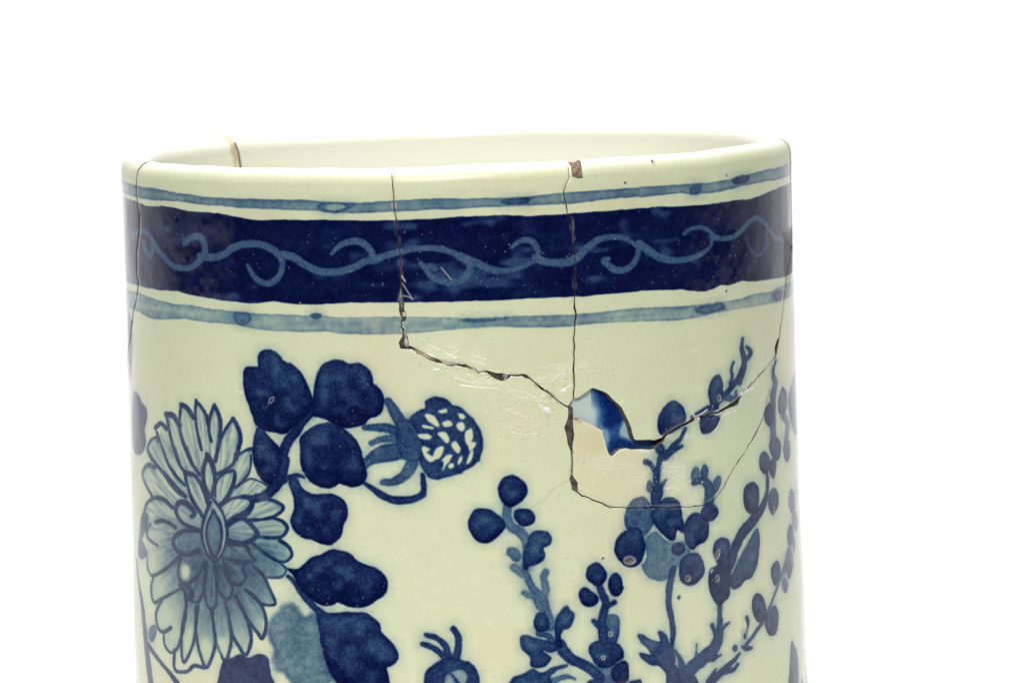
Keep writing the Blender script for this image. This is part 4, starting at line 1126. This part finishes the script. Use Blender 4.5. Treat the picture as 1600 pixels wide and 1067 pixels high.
# ------------------------------------------------------------------ fragment behind the hole
bc = Canvas(0, 0, 1.0, 4, 4)
c0 = to_uv(np.array([(965., 660.)]))[0]
BW = BH = 256; bk_ = 256 / 190.0
bcv = Canvas(c0[0] - 95, c0[1] - 95, bk_, BW, BH, 300)
sv = to_uv
for sp, d, s_ in (('938,600 956,604 974,630 986,652 980,662 968,666 956,669 950,664 948,640 941,622', 1.25, 19),
                  ('936,600 946,606 942,630 938,626', .2, 12),
                  ('964,660 984,652 978,676 974,694 960,694', .7, 10),
                  ('954,690 986,687 1002,702 962,708 951,702', 1.0, 11),
                  ('942,668 958,672 958,706 948,706', .38, 7),
                  ('997,684 1042,680 1042,704 997,705', .62, 5)):
    bcv.poly('px ' + sp, d, soft=s_, mott=.3, rim=0, halo=.1)
bcv.poly('px 943,672 953,674 956,690 952,706 948,700 945,684', .22, mode='set', soft=7, rim=0)
bcv.poly('px 984,660 996,686 984,684 976,680 978,668', .08, mode='set', soft=6, rim=0)
base2 = np.empty((BH, BW, 3), np.float32); base2[:] = (.62, .74, .69)
Db = bcv.D[..., None]
col2 = base2 * np.exp(-Db * np.array([4.4, 2.9, 1.3], np.float32))
im2 = as_image('inner_fragment_paint', col2, True)
fragm, N, LK, bs = mat('fragment_glaze')
t2 = N.new('ShaderNodeTexImage'); t2.image = im2; LK.new(t2.outputs[0], bs.inputs['Base Color']); bs.inputs['Roughness'].default_value = .15
t2.extension = 'EXTEND'
V = []; F = []; UVs = []; n = 24
for layer in (0, 1):
    for j in range(n + 1):
        for i in range(n + 1):
            a = i / n; b = j / n
            u = c0[0] - 95 + 190 * a; v = c0[1] - 95 + 190 * b
            th = u / R0
            bow = 16 * (1 - (2 * a - 1) ** 2) + 10 * (1 - (2 * b - 1) ** 2)
            r = R0 - 9 - 3 * bow / 26 + 3 * math.sin(5 * a + 2 * b) - 8 * layer
            V.append((r * math.sin(th) * PU, -r * math.cos(th) * PU, v * PU)); UVs.append((a, b))
m1 = (n + 1) ** 2
for j in range(n):
    for i in range(n):
        a = j * (n + 1) + i
        F.append([a, a + 1, a + n + 2, a + n + 1]); F.append([m1 + a, m1 + a + n + 1, m1 + a + n + 2, m1 + a + 1])
for i in range(n):
    for a, b in ((i, i + 1), ((i + 1) + n * (n + 1), i + n * (n + 1)), ((i + 1) * (n + 1), i * (n + 1)), (i * (n + 1) + n, (i + 1) * (n + 1) + n)):
        F.append([a, m1 + a, m1 + b, b])
make_obj('backing_sherd', V, F, [fragm], vase, uvs=UVs, label='blurred blue and white sherd seen through the hole')

# foot: floor of the vase inside
V = []; F = []
n = 96
for rr, z in ((0, 24), (R0 - T + 2, 24), (R0 - T + 2, 4), (0, 4)):
    for i in range(n):
        th = 2 * math.pi * i / n
        V.append((max(rr, .01) * math.sin(th) * PU, -max(rr, .01) * math.cos(th) * PU, z * PU))
for k in range(3):
    for i in range(n):
        a = k * n + i; b = k * n + (i + 1) % n
        F.append([a, b, b + n, a + n])
make_obj('base', V, F, [inner_glaze], vase, label='plain floor inside the vase')

# ------------------------------------------------------------------ white paper sweep
V = []; F = []
NA = 40; RW = 1.3
prof = [(-.3, -.0012), (.2, -.0012), (.6, -.0012), (.9, -.0012)]
for k in range(1, 10):
    a = k / 9 * math.pi / 2
    prof.append((RW - .4 + .4 * math.sin(a), .3988 - .4 * math.cos(a)))
prof += [(RW, 1.0), (RW, 2.1)]
for (y, z) in prof:
    for i in range(NA + 1):
        V.append((-2.9 + 6.1 * i / NA, y, z))
for k in range(len(prof) - 1):
    for i in range(NA):
        a = k * (NA + 1) + i
        F.append([a, a + 1, a + NA + 2, a + NA + 1])
sw = make_obj('backdrop', V, F, [paper], None)
sw['kind'] = 'structure'
md = sw.modifiers.new('paper', 'SOLIDIFY'); md.thickness = .002; md.offset = -1
V = [(-1.3, -.4, -.0016), (1.3, -.4, -.0016), (1.3, .3, -.0016), (-1.3, .3, -.0016), (-1.3, -.4, -.03), (1.3, -.4, -.03), (1.3, .3, -.03), (-1.3, .3, -.03)]
F = [[0, 1, 2, 3], [7, 6, 5, 4], [0, 4, 5, 1], [1, 5, 6, 2], [2, 6, 7, 3], [3, 7, 4, 0]]
tb = make_obj('table_surface', V, F, [paper], None, smooth=False)
tb['kind'] = 'structure'
